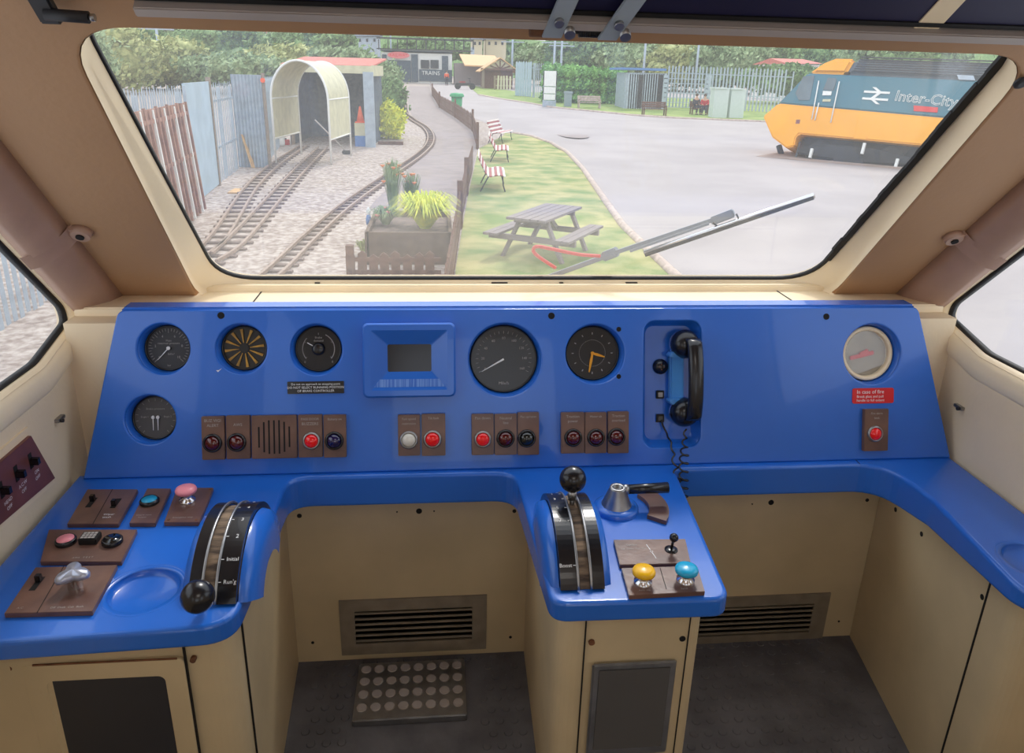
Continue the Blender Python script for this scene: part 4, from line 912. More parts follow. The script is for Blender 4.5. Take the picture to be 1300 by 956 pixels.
# ---- hoop shelter
P1, P2 = G(350, 213), G(424, 208); P1 = Vector((-5.2, 25.3, -1.4)); P2 = Vector((-3.42, 25.1, -1.4))
d = P2-P1; L_ = d.length; th = math.atan2(d.y, d.x)
g = thing('hoop_shelter', 'white hooped shelter of yellowed sheeting over the siding track', 'shelter', T(P1) @ Matrix.Rotation(th, 4, 'Z'))
R_ = L_/2; sp = 2.0; ty = 2.9
def hoop(y, k=1, r=R_, up=0): return [Vector((R_-r, y, 0 if k else .75))]+[Vector((R_-r*math.cos(PI*i/20), y, sp+r*1.28*math.sin(PI*i/20))) for i in range(21)]+[Vector((R_+r, y, 0 if k else .75))]
for y in (0, ty): MB().tube(hoop(y), .035, 8).build('hoop', 'whitep', g)
def hs(r): return [[Vector((v.x, y, v.z)) for v in hoop(0, 0, r)] for y in (.02, ty)]
o_, i_ = hs(R_), hs(R_-.015); MB().loft(o_, closed=False).build('sheeting', 'hoop', g); 
for z in (.78, sp): 
    for x in (0, 2*R_): MB().cyl((x, 0, z), (x, ty, z), .022, n=8).build('brace', 'whitep', g)
# ---- shed
FL, FR = G(371, 184), G(470, 186); FR = Vector((FR.x, FR.y, FR.z)); d = FR-FL; th = math.atan2(d.y, d.x); L_ = d.length
g = thing('open_shed', 'dark open-fronted shed with a flat red roof and cream fascia', 'shed', T(FL) @ Matrix.Rotation(th, 4, 'Z'))
MB().box(0, L_, 3.2, 3.3, 0, 3.0).build('back_wall', 'shed', g); MB().box(-.05, .05, 0, 3.3, 0, 3.0).build('side_wall', 'shed', g); MB().box(L_-.05, L_+.05, 0, 3.3, 0, 3.0).build('side_wall', 'shed', g)
MB().box(-.0, .12, -.06, .06, 0, 3.0).build('post', 'timber', g)
q = MB().add([(-.15, -.3, 3.02), (L_+.25, -.3, 3.02), (L_+.25, 3.6, 3.35), (-.15, 3.6, 3.35), (-.15, -.3, 3.08), (L_+.25, -.3, 3.08), (L_+.25, 3.6, 3.41), (-.15, 3.6, 3.41)], [(0, 3, 2, 1), (4, 5, 6, 7), (0, 1, 5, 4), (1, 2, 6, 5), (2, 3, 7, 6), (3, 0, 4, 7)]); q.build('roof', 'redroof', g)
MB().box(-.18, L_+.28, -.34, -.29, 2.78, 3.07).build('fascia', 'hoop', g)
MB().box(L_+.2, L_+.27, -.3, 2.4, 2.7, 3.1).build('side_fascia', 'hoop', g)
b = HY(469, 140, FR.y-.4); g = tag(MB().box(-.20, .20, -.06, .06, 0, 2.85).build('concrete_post', 'galv'), 'broad pale slab post at the right corner of the shed', 'post'); g.location = (b.x, b.y, -1.4)
def simple(name, lab, cat, px, py, mbuild, grp=None):
    p = G(px, py); e = thing(name, lab, cat, T(p), grp)
    for nm, mb, m_ in mbuild: mb.build(nm, m_, e)
    return e
simple('traffic_cone', 'orange traffic cone standing on a crate beside the shed post', 'cone', 459, 186, [('cone', MB().lathe([(.16, .95), (.03, 1.55), (.0001, 1.56)], 16), 'orangej'), ('base', MB().box(-.2, .2, -.2, .2, .92, .96), 'orangej')])
simple('crate_stack', 'cream crate on a blue tub beside the shed post', 'crate', 458, 186, [('tub', MB().box(-.2, .2, -.18, .18, 0, .42), 'bluep'), ('crate', MB().box(-.2, .2, -.18, .18, .42, .92), 'hoop')])
simple('white_drum', 'white plastic drum under the hoop shelter', 'drum', 356, 184, [('body', MB().lathe([(.26, 0), (.28, .1), (.28, .75), (.2, .95), (.0001, .98)], 20, T((0, -.5, 0))), 'whitep')])
simple('red_toolbox', 'small red toolbox on the gravel in front of the shed', 'toolbox', 364, 183, [('box', MB().box(-.2, .2, -.6, -.4, 0, .2), 'redcloth'), ('handle', MB().box(-.1, .1, -.52, -.48, .2, .26), 'iron')])
simple('folded_chair', 'folded red and white garden chair by the left leg of the hoop shelter', 'chair', 347, 188, [('frame', MB().beam((-.1, 0, 0), (-.25, .1, .8), .05, .3), 'redcloth'), ('cloth', MB().beam((.05, 0, 0), (-.1, .1, .7), .03, .2), 'whitep')])
a = G(440, 196); e = thing('broom', 'long-handled broom leaning across the right side of the hoop shelter', 'broom', T(a))
MB().cyl((0, 0, .1), (-1.15, .6, 1.15), .025, n=8).build('handle', 'strip', e); MB().box(-.15, .15, -.1, .1, 0, .14).build('head', 'iron', e, bevel=.03)
# ---- railway tracks
def track(label, pxs, gauge, step, grp, ns=90):
    P = [G(*p) for p in pxs]; pts = []
    for i in range(len(P)-1):
        p0 = P[max(0, i-1)]; p1 = P[i]; p2 = P[i+1]; p3 = P[min(len(P)-1, i+2)]
        for k in range(12):
            t_ = k/12; pts.append(.5*((2*p1)+(p2-p0)*t_+(2*p0-5*p1+4*p2-p3)*t_*t_+(3*p1-p0-3*p2+p3)*t_**3))
    pts.append(P[-1]); g = thing('miniature_track', label, 'track', T(P[0]), grp); o0 = P[0]
    tan = [(pts[min(i+1, len(pts)-1)]-pts[max(i-1, 0)]).normalized() for i in range(len(pts))]
    for s_ in (-1, 1):
        rings = []
        for p, t_ in zip(pts, tan):
            n_ = Vector((t_.y, -t_.x, 0)).normalized(); c = p-o0+n_*s_*gauge/2; c.z = gz(p.y)-o0.z
            rings.append([c+n_*.022+Vector((0, 0, .03)), c+n_*.022+Vector((0, 0, .085)), c-n_*.022+Vector((0, 0, .085)), c-n_*.022+Vector((0, 0, .03))])
        MB().loft(rings, sm=False, cap=True).build('rail', 'rail', g)
    L_ = [0]
    for a, b in zip(pts, pts[1:]): L_.append(L_[-1]+(b-a).length)
    f = MB().box(-gauge*.85, gauge*.85, -.05, .05, .0, .035).build('sleeper', 'sleeper', g); first = True; s_ = 0; c_ = 0
    while s_ < L_[-1] and c_ < 99:
        k = max(j for j in range(len(L_)) if L_[j] <= s_); k = min(k, len(pts)-2); p = pts[k].lerp(pts[k+1], (s_-L_[k])/(L_[k+1]-L_[k])); t_ = tan[k]
        o = f if first else f.copy()
        if not first: COL.objects.link(o); o.parent = g
        first = False; o.location = (p.x-o0.x, p.y-o0.y, gz(p.y)-o0.z); o.rotation_euler = (0, 0, math.atan2(t_.y, t_.x)-PI/2); s_ += step*(1+s_*.012); c_ += 1
track('narrow miniature railway track curving away past the yellow shrubs', [(330, 366), (352, 346), (396, 305), (442, 264), (493, 226), (533, 198), (547, 179), (541, 164), (523, 152), (513, 141), (514, 120)], .27, .38, 'miniature railway tracks')
track('left track of the siding under the hoop shelter', [(258, 330), (283, 300), (320, 240), (352, 210), (385, 187)], .30, .5, 'miniature railway tracks')
track('right track of the siding under the hoop shelter', [(262, 340), (300, 312), (349, 255), (382, 218), (410, 189)], .34, .5, 'miniature railway tracks')
# ---- picket fence along the path
def pickets(label, pts, h, step, m_='darktimber', w_=.09):
    P = [Vector(p) for p in pts]; g = thing('picket_fence', label, 'fence', T(P[0]), 'low picket fences'); o0 = P[0]
    f = MB().prism([(-w_/2, 0), (w_/2, 0), (w_/2, h-.05), (0, h), (-w_/2, h-.05)], -.012, .012, Matrix.Rotation(PI/2, 4, 'X')).build('picket', m_, g)
    n = 0
    for a, b in zip(P, P[1:]):
        L_ = (b-a).length; th = math.atan2(b.y-a.y, b.x-a.x); k = int(L_/step)
        for i in range(k):
            c = f if n == 0 else f.copy()
            if n: COL.objects.link(c); c.parent = g
            p = a.lerp(b, i/k)-o0; c.location = p+Vector((0, 0, .03*math.sin(n*2.1))); c.rotation_euler = (0, .03*math.sin(n*1.3), th); n += 1
            if n >= 99: break
        for q in (.3, .75): MB().beam(a-o0+Vector((0, 0, h*q)), b-o0+Vector((0, 0, h*q)), .03, .06).build('rail', m_, g)
        MB().beam(a-o0, a-o0+Vector((0, 0, h*1.25)), .11, .11, up=(0, 1, 0)).build('post', 'darktimber', g)
        if n >= 99: break
fb = [Vector((.02, 7.5, -1.4))]+[Vector((x, y, gz(y))) for x, y in fl[1:]]
pickets('dark brown picket fence between the lawn and the path, nearest stretch', fb, .75, .17)
fb2 = [Vector((fl[-1][0], fl[-1][1], -1.4))]+[G(*p) for p in ((600, 167), (578, 150), (558, 137), (549, 122), (546, 110))]
pickets('dark picket fence winding away beside the path beyond the lawn', fb2, .85, .42, w_=.22)
A_, B_ = HZ(446, 356), HZ(560, 356); pickets('row of worn brown pickets across the bottom of the view below the planter', [A_, B_], .42, .15, w_=.13)
# ---- planter with plants
A_ = G(467, 338); B_ = G(572, 338); g = thing('planter_box', 'dark weathered planter box of boards by the fence', 'planter', T(A_))
w_ = B_.x-A_.x
MB().box(0, w_, 0, .06, 0, .52).build('front_board', 'soil', g); MB().box(0, w_, 1.9, 1.96, 0, .52).build('back_board', 'soil', g); MB().box(-.03, .03, 0, 1.96, 0, .52).build('end_board', 'soil', g); MB().box(w_-.03, w_+.03, 0, 1.96, 0, .52).build('end_board', 'soil', g); MB().box(0, w_, .05, 1.9, .35, .42).build('earth', 'sleeper', g)
PZ = A_.z+.42
def grassy(name, lab, cx, cy, z, r, h, n, m_, cat='plant', flop=1.0, seed=1, flowers=None, wd=.012):
    R_ = random.Random(seed); e = thing(name, lab, cat, T((cx, cy, z))); mb_ = MB(); tips = []
    for i in range(n):
        a = R_.uniform(0, 2*PI); k = R_.random()**.5; b0 = Vector((math.cos(a), math.sin(a), 0))*r*.16*k; hh = h*R_.uniform(.6, 1.05); out = Vector((math.cos(a), math.sin(a), 0))*r*k*flop
        s_ = Vector((-math.sin(a), math.cos(a), 0))*wd; P = [b0, b0+out*.3+Vector((0, 0, hh*.5)), b0+out*.68+Vector((0, 0, hh*.86)), b0+out*1.05+Vector((0, 0, hh*(1.0-.42*k*flop)))]
        mb_.add([P[0]-s_, P[0]+s_, P[1]-s_, P[1]+s_, P[2]-s_*.7, P[2]+s_*.7, P[3]], [(0, 1, 3, 2), (2, 3, 5, 4), (4, 5, 6)]); tips.append(P[3])
    mb_.build('foliage', m_, e)
    if flowers:
        for i in range(flowers[0]):
            p = tips[i*3 % len(tips)]; MB().lathe([(.001, 0), (.035, .03), (.045, .05), (.0001, .045)], 8, T(p), cap=False).build('flower', flowers[1], e)
    return e
c = HZ(540, 288, PZ); grassy('grass_clump', 'bright yellow clump of ornamental grass in the planter', c.x, c.y-.1, PZ, .58, .66, 620, 'leafy', seed=3, wd=.011)
c = HZ(490, 285, PZ); grassy('flowering_plant', 'green plant with pink flowers at the left end of the planter', c.x, c.y, PZ, .3, .34, 260, 'leaf3', seed=4, flowers=(4, 'flowerp'))
c = HZ(498, 272, PZ); grassy('flowering_plant', 'tall pale-stemmed plants with orange flowers behind the yellow grass', c.x, c.y+.3, PZ, .38, 1.05, 260, 'leaf3', flop=.5, seed=5, flowers=(9, 'flower'), wd=.008)
c = HZ(522, 268, PZ); grassy('flowering_plant', 'grey-green tall stems with a few orange flowers, right of the tallest plants', c.x, c.y+.2, PZ, .4, .75, 200, 'leaf3', flop=.5, seed=6, flowers=(5, 'flower'), wd=.007)
c = HZ(468, 278, -1.0); e = thing('garden_figurine', 'small white and blue garden figurine at the left corner of the planter', 'figurine', T(c))
MB().lathe([(.045, -.10), (.05, 0), (.03, .08)], 12).build('body', 'bluep', e); MB().lathe([(.03, .08), (.045, .13), (.03, .18), (.0001, .22)], 12, cap=False).build('head', 'whitep', e); MB().box(-.02, .02, -.02, .02, -.4, -.1).build('stake', 'timber', e)
c = G(462, 325); grassy('weed_clump', 'pale green weeds beside the planter', c.x, c.y, c.z, .16, .28, 120, 'leaf1', seed=9)
# shrubs left of path
bush('shrub', 'rounded green shrub right of the shed roof', 494, 120, 80, 36, 'leaf3', 1200, .14, 'shrubs by the shed'); bush('shrub', 'mid green shrub between the round one and the yellow flowers', 497, 150, 103, 38, 'leaf2', 1200, .12, 'shrubs by the shed')
bush('shrub', 'yellow-leaved flowering shrub at the shed corner', 495, 178, 134, 38, 'leafy', 1500, .09, 'shrubs by the shed')
a = G(480, 184); b = G(512, 184); e = tag(MB().beam((0, 0, .06), b-a+Vector((0, 0, .06)), .12, .14).build('edging_log', 'darktimber'), 'dark timber edging in front of the yellow shrub', 'edging'); e.location = a
# ---- benches
def slat_bench(loc, label, rz, grp='red and white slatted benches', L_=1.9):
    g = thing('garden_bench', label, 'bench', T(loc) @ Matrix.Rotation(rz, 4, 'Z'), grp)
    prof = [(.52+.0, .44), (.45, .46), (.38, .465), (.31, .46), (.24, .445), (.17, .43), (.10, .45), (.04, .52), (.0, .60), (-.04, .68), (-.08, .76), (-.11, .84), (-.14, .91)]
    for i, (x, z) in enumerate(prof):
        x2, z2 = prof[min(i+1, len(prof)-1)]; x1, z1 = prof[max(i-1, 0)]; a = math.atan2(z2-z1, x2-x1)
        Mx = T((x, 0, z)) @ Matrix.Rotation(-a, 4, 'Y'); MB().box(-.031, .031, -L_/2, L_/2, -.01, .01, Mx).build('slat', 'bench_r' if i % 2 else 'bench_w', g)
    for y in (-L_/2+.15, L_/2-.15):
        MB().tube([(x, y, z-.02) for x, z in prof], .016, 6).build('frame', 'iron', g)
        for P in ([(.48, y, .43), (.5, y, .2), (.56, y, 0)], [(.12, y, .42), (.0, y, .2), (-.1, y, 0)]): MB().tube(P, .018, 6).build('leg', 'iron', g)
b1 = HZ(622, 252); slat_bench(Vector((b1.x-.05, 20.3, -1.4)), 'red and white slatted bench nearest the camera against the picket fence', -.06)
slat_bench(Vector((1.95, 27.2, -1.4)), 'red and white slatted bench, second along the picket fence', -.08)
slat_bench(Vector((2.55, 34.2, gz(34.2))), 'red and white slatted bench farthest away along the fence', -.35)
# picnic table
zt = -1.4+.75; cn = [HZ(*p, zt) for p in ((646, 274), (689, 282), (736, 263), (696, 257))]; c = sum(cn, Vector())/4; ax = ((cn[3]-cn[0])+(cn[2]-cn[1])); th = math.atan2(ax.y, ax.x)
g = thing('picnic_table', 'grey weathered picnic table with attached benches on the lawn', 'picnic table', T((c.x, c.y, -1.4)) @ Matrix.Rotation(th, 4, 'Z'))
Lt = ax.length/2; Wt = ((cn[0]-cn[1]).length+(cn[2]-cn[3]).length)/2
for i in range(5): y = -Wt/2+Wt*(i+.5)/5; MB().box(-Lt/2, Lt/2, y-Wt/10*.9, y+Wt/10*.9, .71, .75).build('top_board', 'greytimber', g)
for s_ in (-1, 1):
    for k in (0, 1): y = s_*(Wt/2+.22+k*.13); MB().box(-Lt/2, Lt/2, y-.06, y+.06, .42, .46).build('seat_board', 'greytimber', g)
    x = s_*Lt*.34
    MB().box(x-.03, x+.03, -Wt/2-.42, Wt/2+.42, .33, .42).build('cross_bearer', 'greytimber', g); MB().box(x-.03, x+.03, -Wt/2+.04, Wt/2-.04, .63, .71).build('top_bearer', 'greytimber', g)
    for q in (-1, 1): MB().beam((x+.05, q*.22, .70), (x+.05, q*(Wt/2+.2), 0), .05, .10, up=(1, 0, 0)).build('leg', 'greytimber', g)
    MB().beam((x, 0, .36), (x-s_*Lt*.3, 0, .70), .05, .08).build('brace', 'greytimber', g)
# ---- distant yard
def boxat(name, m_, px0, py0, px1, py1, Y, th, parent=None, o0=None, ground=False):
    a = HY(px0, py0, Y); b = HY(px1, py1, Y); z0 = min(a.z, b.z); z1 = max(a.z, b.z)
    mb_ = MB().box(min(a.x, b.x), max(a.x, b.x), Y, Y+th, gz(Y) if ground else z0, z1)
    if o0: mb_.v = [v-o0 for v in mb_.v]
    return mb_.build(name, m_, parent)
def group_thing(name, lab, cat, px, py, Y, grp=None):
    p = HY(px, py, Y); p.z = gz(Y); return thing(name, lab, cat, T(p), grp), p
Y = 107; g, o0 = group_thing('white_building', 'low white building with dark windows at the far end of the path', 'building', 530, 104, Y)
boxat('wall', 'whitep', 484, 66, 574, 104, Y, 8, g, o0, True); boxat('roof', 'shed', 482, 63, 575, 66.5, Y-.5, 9, g, o0)
boxat('lower_cladding', 'shed', 532, 88, 574, 104, Y-.15, .15, g, o0); boxat('dark_opening', 'shed', 491, 76, 522, 104, Y-.15, .15, g, o0)
boxat('dark_door', 'shed', 522, 69, 531, 104, Y-.2, .15, g, o0); boxat('dark_door', 'shed', 561, 71, 569, 104, Y-.2, .15, g, o0); boxat('dark_door', 'shed', 485, 69, 491, 80, Y-.2, .15, g, o0)
for a, b in ((534, 545), (546.5, 557)): boxat('window', 'darkglass', a, 76, b, 87, Y-.25, .1, g, o0)
sg = MB(); p = HY(506, 70, Y-.3)-o0; sg.plate(circ(0, 0, 1.45, 32, .42), [], 0, .05, Mx=T(p) @ Matrix.Rotation(PI/2, 4, 'X')); sg.build('sign_board', 'flowerp', g)
MB().text('RAILWAY', .55, 0, 0, .06, Mx=T(p) @ Matrix.Rotation(PI/2, 4, 'X')).build('lettering', 'sign_red', g)
p = HY(547, 93, Y-.3)-o0; MB().text('TRAINS', .72, 0, 0, .02, Mx=T(p) @ Matrix.Rotation(PI/2, 4, 'X')).build('lettering', 'whitep', g)
Y = 130; g, o0 = group_thing('footbridge', 'dark lattice footbridge above the white building', 'bridge', 530, 60, Y)
boxat('deck', 'iron', 478, 62, 600, 64.5, Y, 3, g, o0); boxat('handrail', 'iron', 478, 49, 600, 50.5, Y, .2, g, o0)
for x in range(480, 601, 12): boxat('post', 'iron', x, 50, x+1.5, 63, Y, .2, g, o0)
for x in (480, 598): boxat('column', 'galv', x, 60, x+4, 100, Y, .6, g, o0, True)
# pavilion
Y = 92; g, o0 = group_thing('timber_pavilion', 'timber pavilion with a half-timbered gable and pale roof', 'pavilion', 633, 122, Y)
a = HY(612, 122, Y)-o0; b = HY(656, 122, Y)-o0; wz = HY(633, 89, Y).z-o0.z; az = HY(633, 75.5, Y).z-o0.z; xm = (a.x+b.x)/2
MB().box(a.x+.3, b.x-.5, 0.5, 9, 0, wz).build('body', 'darktimber', g)
MB().prism([(a.x-.2, wz), (b.x+.2, wz), (xm, az)], 0, .3, T((0, .1, 0)) @ Matrix.Rotation(PI/2, 4, 'X')).build('gable', 'hoop', g)
for q in (-.28, -.14, 0, .14, .28): MB().beam((xm, -.25, wz+.1), (xm+q*(b.x-a.x), -.25, wz+(az-wz)*(.92-abs(q)*1.9)), .14, .14).build('gable_strut', 'darktimber', g)
MB().beam((a.x-.2, -.3, wz+.08), (b.x+.2, -.3, wz+.08), .15, .2).build('tie_beam', 'darktimber', g)
for s_ in (-1, 1):
    e0 = Vector((xm+s_*(b.x-a.x)*.58, 0, wz-.25)); pk = Vector((xm, 0, az+.12))
    MB().add([e0+Vector((0, -.6, 0)), pk+Vector((0, -.6, 0)), pk+Vector((0, 9.5, 0)), e0+Vector((0, 9.5, 0))]+[v+Vector((0, 0, .12)) for v in (e0+Vector((0, -.6, 0)), pk+Vector((0, -.6, 0)), pk+Vector((0, 9.5, 0)), e0+Vector((0, 9.5, 0)))], [(0, 1, 2, 3), (7, 6, 5, 4), (0, 4, 5, 1), (1, 5, 6, 2), (2, 6, 7, 3), (3, 7, 4, 0)]).build('roof', 'ply', g)
for px in (613, 655): p = HY(px, 122, Y)-o0; MB().box(p.x-.15, p.x+.15, -.2, .1, 0, wz).build('post', 'timber', g)
p0 = HY(628, 124, Y-3); p1 = HY(651, 124, Y-3); p0.z = p1.z = gz(Y-3)
pickets('short cream picket fence in front of the timber pavilion', [p0, p1], 1.55, .3, 'hoop', .2)
Y = 101; g, o0 = group_thing('long_shed', 'long grey shed with a pale pitched roof left of the gable', 'shed', 600, 112, Y)
boxat('wall', 'greytimber', 577, 80, 612, 112, Y+4, 6, g, o0, True)
a = HY(583, 70, Y+8)-o0; b = HY(628, 72, Y+8)-o0; c = HY(640, 86, Y+1)-o0; d = HY(590, 84, Y+1)-o0
MB().add([d, c, b, a]+[v+Vector((0, 0, .15)) for v in (d, c, b, a)], [(3, 2, 1, 0), (4, 5, 6, 7), (0, 1, 5, 4), (1, 2, 6, 5), (2, 3, 7, 6), (3, 0, 4, 7)]).build('roof', 'ply', g)
# steel fences at mid distance
palisade('palisade_fence', 'wide-boarded pale steel gate right of the pavilion', HY(655, 126, 74), HY(676, 128, 72), 3.1, .34, 'sheet', .3, grp='far steel fences', posts=2)
palisade('palisade_fence', 'pale steel fence with a reddish backing left of the notice board', HY(676, 129, 71), HY(690, 130, 70), 3.0, .22, 'galv', .1, grp='far steel fences', posts=2)
palisade('palisade_fence', 'long grey palisade fence behind the seated people', HY(845, 138, 60), HY(1000, 146, 56), 3.1, .26, 'galv', .12, grp='far steel fences', posts=6)
simple('notice_board', 'white notice board with text strips on legs beside the hedge', 'notice board', 697, 136, [('board', MB().box(-.5, .5, -.03, .03, 1.45, 2.5), 'whitep'), ('strip', MB().box(-.5, .5, -.03, .03, .95, 1.4), 'whitep'), ('strip', MB().box(-.5, .5, -.03, .03, .5, .9), 'whitep'), ('leg', MB().box(-.5, -.44, -.03, .03, 0, 2.5), 'galv'), ('leg', MB().box(.44, .5, -.03, .03, 0, 2.5), 'galv'), ('base_panel', MB().box(-.44, .44, -.02, .02, 0, .46), 'galv')])
a = G(692, 132); Yh = a.y+1.5; xL = HY(692, 130, Yh).x; xR = HY(794, 135, Yh).x; zt = HY(740, 83, Yh).z; m0 = MB(); n_ = 9
for i in range(n_):
    x = xL+(xR-xL)*(i+.5)/n_
    for j in range(3): z = gz(Yh)+(zt-gz(Yh)-.15*i*.3)*(j+.5)/3; cloud(m0, (x, Yh+1.2, z), ((xR-xL)/n_*.78, 1.4, (zt-gz(Yh))/6*1.25), 420, .13, i+j*9)
e = Vector(((xL+xR)/2, Yh+1, gz(Yh))); m0.v = [v-e for v in m0.v]; o = m0.build('clipped_hedge', 'hedge'); o.location = e; tag(o, 'tall clipped green hedge behind the wooden bench', 'hedge')
simple('litter_bin', 'grey upright litter bin in front of the hedge', 'bin', 720.5, 136, [('body', MB().box(-.25, .25, -.25, .25, 0, .95), 'greybin'), ('lid', MB().box(-.29, .29, -.29, .29, .95, 1.1), 'greybin')])
def park_bench(px, py, label, m_, wd, grp=None):
    p = G(px, py); g = thing('park_bench', label, 'bench', T(p), grp)
    for i in range(3): MB().box(-wd, wd, -.45+i*.15, -.32+i*.15, .42, .46).build('seat_slat', m_, g)
    for i in range(3): MB().box(-wd, wd, .02, .06, .52+i*.13, .63+i*.13).build('back_slat', m_, g)
    for x in (-wd+.08, wd-.08):
        for y in (-.42, .03): MB().box(x-.04, x+.04, y-.03, y+.03, 0, .9 if y > 0 else .65).build('leg', m_, g)
        MB().box(x-.04, x+.04, -.45, .05, .62, .67).build('armrest', m_, g)
park_bench(747, 138, 'pinkish wooden park bench in front of the hedge', 'kerb', .85); park_bench(829, 147, 'dark slatted park bench in front of the steel container', 'darktimber', .82); park_bench(887, 146, 'dark bench under the two seated people', 'darktimber', .7)
Y = 57; g, o0 = group_thing('steel_container', 'grey ribbed steel container with a blue roof edge', 'container', 815, 138, Y)
boxat('body', 'galv', 795, 92, 843, 139, Y, 3, g, o0, True); boxat('roof_edge', 'bluep', 789, 85.5, 846, 90, Y-.3, 4, g, o0); boxat('door_gap', 'iron', 811, 95, 814, 137, Y-.06, .05, g, o0); boxat('door_gap', 'iron', 836, 95, 839.5, 137, Y-.06, .05, g, o0)
for x in range(797, 843, 3): boxat('rib', 'galv', x, 94, x+1, 138, Y-.05, .05, g, o0, True)
Y = 56.5; g, o0 = group_thing('mesh_screen', 'see-through mesh screen panel behind the seated people', 'screen', 870, 138, Y)
boxat('top_rail', 'galv', 843, 94.5, 899, 96, Y, .06, g, o0)
for x in (843, 898): boxat('post', 'galv', x, 95, x+1.2, 140, Y, .06, g, o0, True)
for y in range(100, 140, 6): boxat('mesh_wire', 'galv', 843, y, 899, y+.5, Y, .02, g, o0)
g, o0 = group_thing('utility_cabinet', 'pale green utility cabinet, left of the pair', 'cabinet', 917, 143, 50, 'pale utility cabinets'); boxat('body', 'paleb', 908, 112, 923, 143, 50, .8, g, o0, True); boxat('lid', 'paleb', 907.5, 111, 923.5, 113, 49.9, 1, g, o0)
g, o0 = group_thing('utility_cabinet', 'pale green utility cabinet, right of the pair, with a small sticker', 'cabinet', 936, 143, 50.1, 'pale utility cabinets'); boxat('body', 'paleb', 929.5, 113, 944, 143, 50.1, .8, g, o0, True); boxat('lid', 'paleb', 929, 112, 944.5, 114, 50, 1, g, o0)
# people
def limb_body(joints, edges, radii, m_, name, parent):
    me = bpy.data.meshes.new(name); me.from_pydata(joints, edges, []); o = bpy.data.objects.new(name, me); COL.objects.link(o)
    sk = o.modifiers.new('s', 'SKIN'); sk.use_smooth_shade = True
    for i, r in enumerate(radii): me.skin_vertices[0].data[i].radius = (r, r)
    me.skin_vertices[0].data[0].use_root = True
    sb = o.modifiers.new('u', 'SUBSURF'); sb.levels = 1; sb.render_levels = 1
    bpy.context.view_layer.update(); m2 = bpy.data.meshes.new_from_object(o.evaluated_get(bpy.context.evaluated_depsgraph_get())); bpy.data.objects.remove(o)
    m2.materials.clear(); m2.materials.append(M[m_]); q = bpy.data.objects.new(name, m2); COL.objects.link(q); q.parent = parent; return q
def person(px, py, label, top, legs, pose, rz=0, off=(0, 0, 0)):
    p = G(px, py) if not off[1] else Vector((HY(px, py, off[1]).x, off[1], gz(off[1]))); g = thing('person', label, 'person', T(p) @ Matrix.Rotation(rz, 4, 'Z'))
    if pose == 'sit':
        pe = (0, -.12, .52); J = [pe, (0, -.10, .8), (0, -.13, 1.02), (0, -.15, 1.13), (0, -.17, 1.27)]; hipz = .50
        knees = [(-.12, -.55, .50), (.12, -.55, .5)]; feet = [(-.13, -.52, .06), (.13, -.58, .06)]; toes = [(-.14, -.68, .03), (.14, -.74, .03)]
        arms = [((-.2, -.14, .98), (-.25, -.22, .74), (-.1, -.45, .66)), ((.2, -.14, .98), (.25, -.22, .74), (.08, -.45, .68))]
    else:
        pe = (0, 0, .93); J = [pe, (0, 0, 1.2), (0, 0, 1.42), (0, 0, 1.52), (0, -.01, 1.64)]; hipz = .9
        knees = [(-.11, -.03, .5), (.11, .02, .5)]; feet = [(-.12, 0, .07), (.12, .05, .07)]; toes = [(-.13, -.15, .04), (.13, -.1, .04)]
        arms = [((-.21, 0, 1.38), (-.27, .02, 1.1), (-.24, -.12, .86)), ((.21, 0, 1.38), (.27, .02, 1.1), (.24, -.12, .86))]
    V = J[:]; E_ = [(0, 1), (1, 2), (2, 3), (3, 4)]; Rr = [.15, .14, .13, .06, .10]
    for s_, k, f_, t_ in ((-1, knees[0], feet[0], toes[0]), (1, knees[1], feet[1], toes[1])):
        b = len(V); V += [(s_*.1, pe[1], hipz), k, f_, t_]; E_ += [(0, b), (b, b+1), (b+1, b+2), (b+2, b+3)]; Rr += [.09, .065, .045, .035]
    for a in arms: b = len(V); V += list(a); E_ += [(2, b), (b, b+1), (b+1, b+2)]; Rr += [.06, .045, .035]
    limb_body(V, E_, Rr, 'skin', 'body', g)
    hd = Vector(J[4]); MB().ball(hd+Vector((0, .02, .035)), .108, 10, (1, 1.05, .95)).build('hair', 'hair', g)
    jv = [J[0], J[1], J[2]]+[arms[0][0], arms[0][1], Vector(arms[0][1]).lerp(Vector(arms[0][2]), .8)]+[arms[1][0], arms[1][1], Vector(arms[1][1]).lerp(Vector(arms[1][2]), .8)]
    limb_body([tuple(v) for v in jv], [(0, 1), (1, 2), (2, 3), (3, 4), (4, 5), (2, 6), (6, 7), (7, 8)], [.185, .17, .155, .08, .062, .052, .08, .062, .052], top, 'jacket', g)
    b = [pe]+[(-.1, pe[1], hipz), knees[0], Vector(knees[0]).lerp(Vector(feet[0]), .9), (.1, pe[1], hipz), knees[1], Vector(knees[1]).lerp(Vector(feet[1]), .9)]
    limb_body([tuple(v) for v in b], [(0, 1), (1, 2), (2, 3), (0, 4), (4, 5), (5, 6)], [.16, .11, .085, .065, .11, .085, .065], legs, 'trousers', g)
    for f_, t_ in zip(feet, toes): MB().beam(Vector(f_)+Vector((0, .06, -.01)), Vector(t_)+Vector((0, -.03, 0)), .10, .09).build('shoe', 'iron', g, bevel=.02)
    # face
    MB().ball(hd+Vector((0, -.105, 0)), .018, 6, (1, 1, 1.4)).build('nose', 'skin', g)
    for s_ in (-1, 1): MB().ball(hd+Vector((s_*.035, -.095, .02)), .012, 6).build('eye', 'iron', g)
    return g
person(881, 145.5, 'seated person in dark clothing on the far bench', 'darkcloth', 'darkcloth', 'sit', .2); person(893, 146, 'seated person in a red jacket on the far bench', 'redcloth', 'darkcloth', 'sit', -.3)
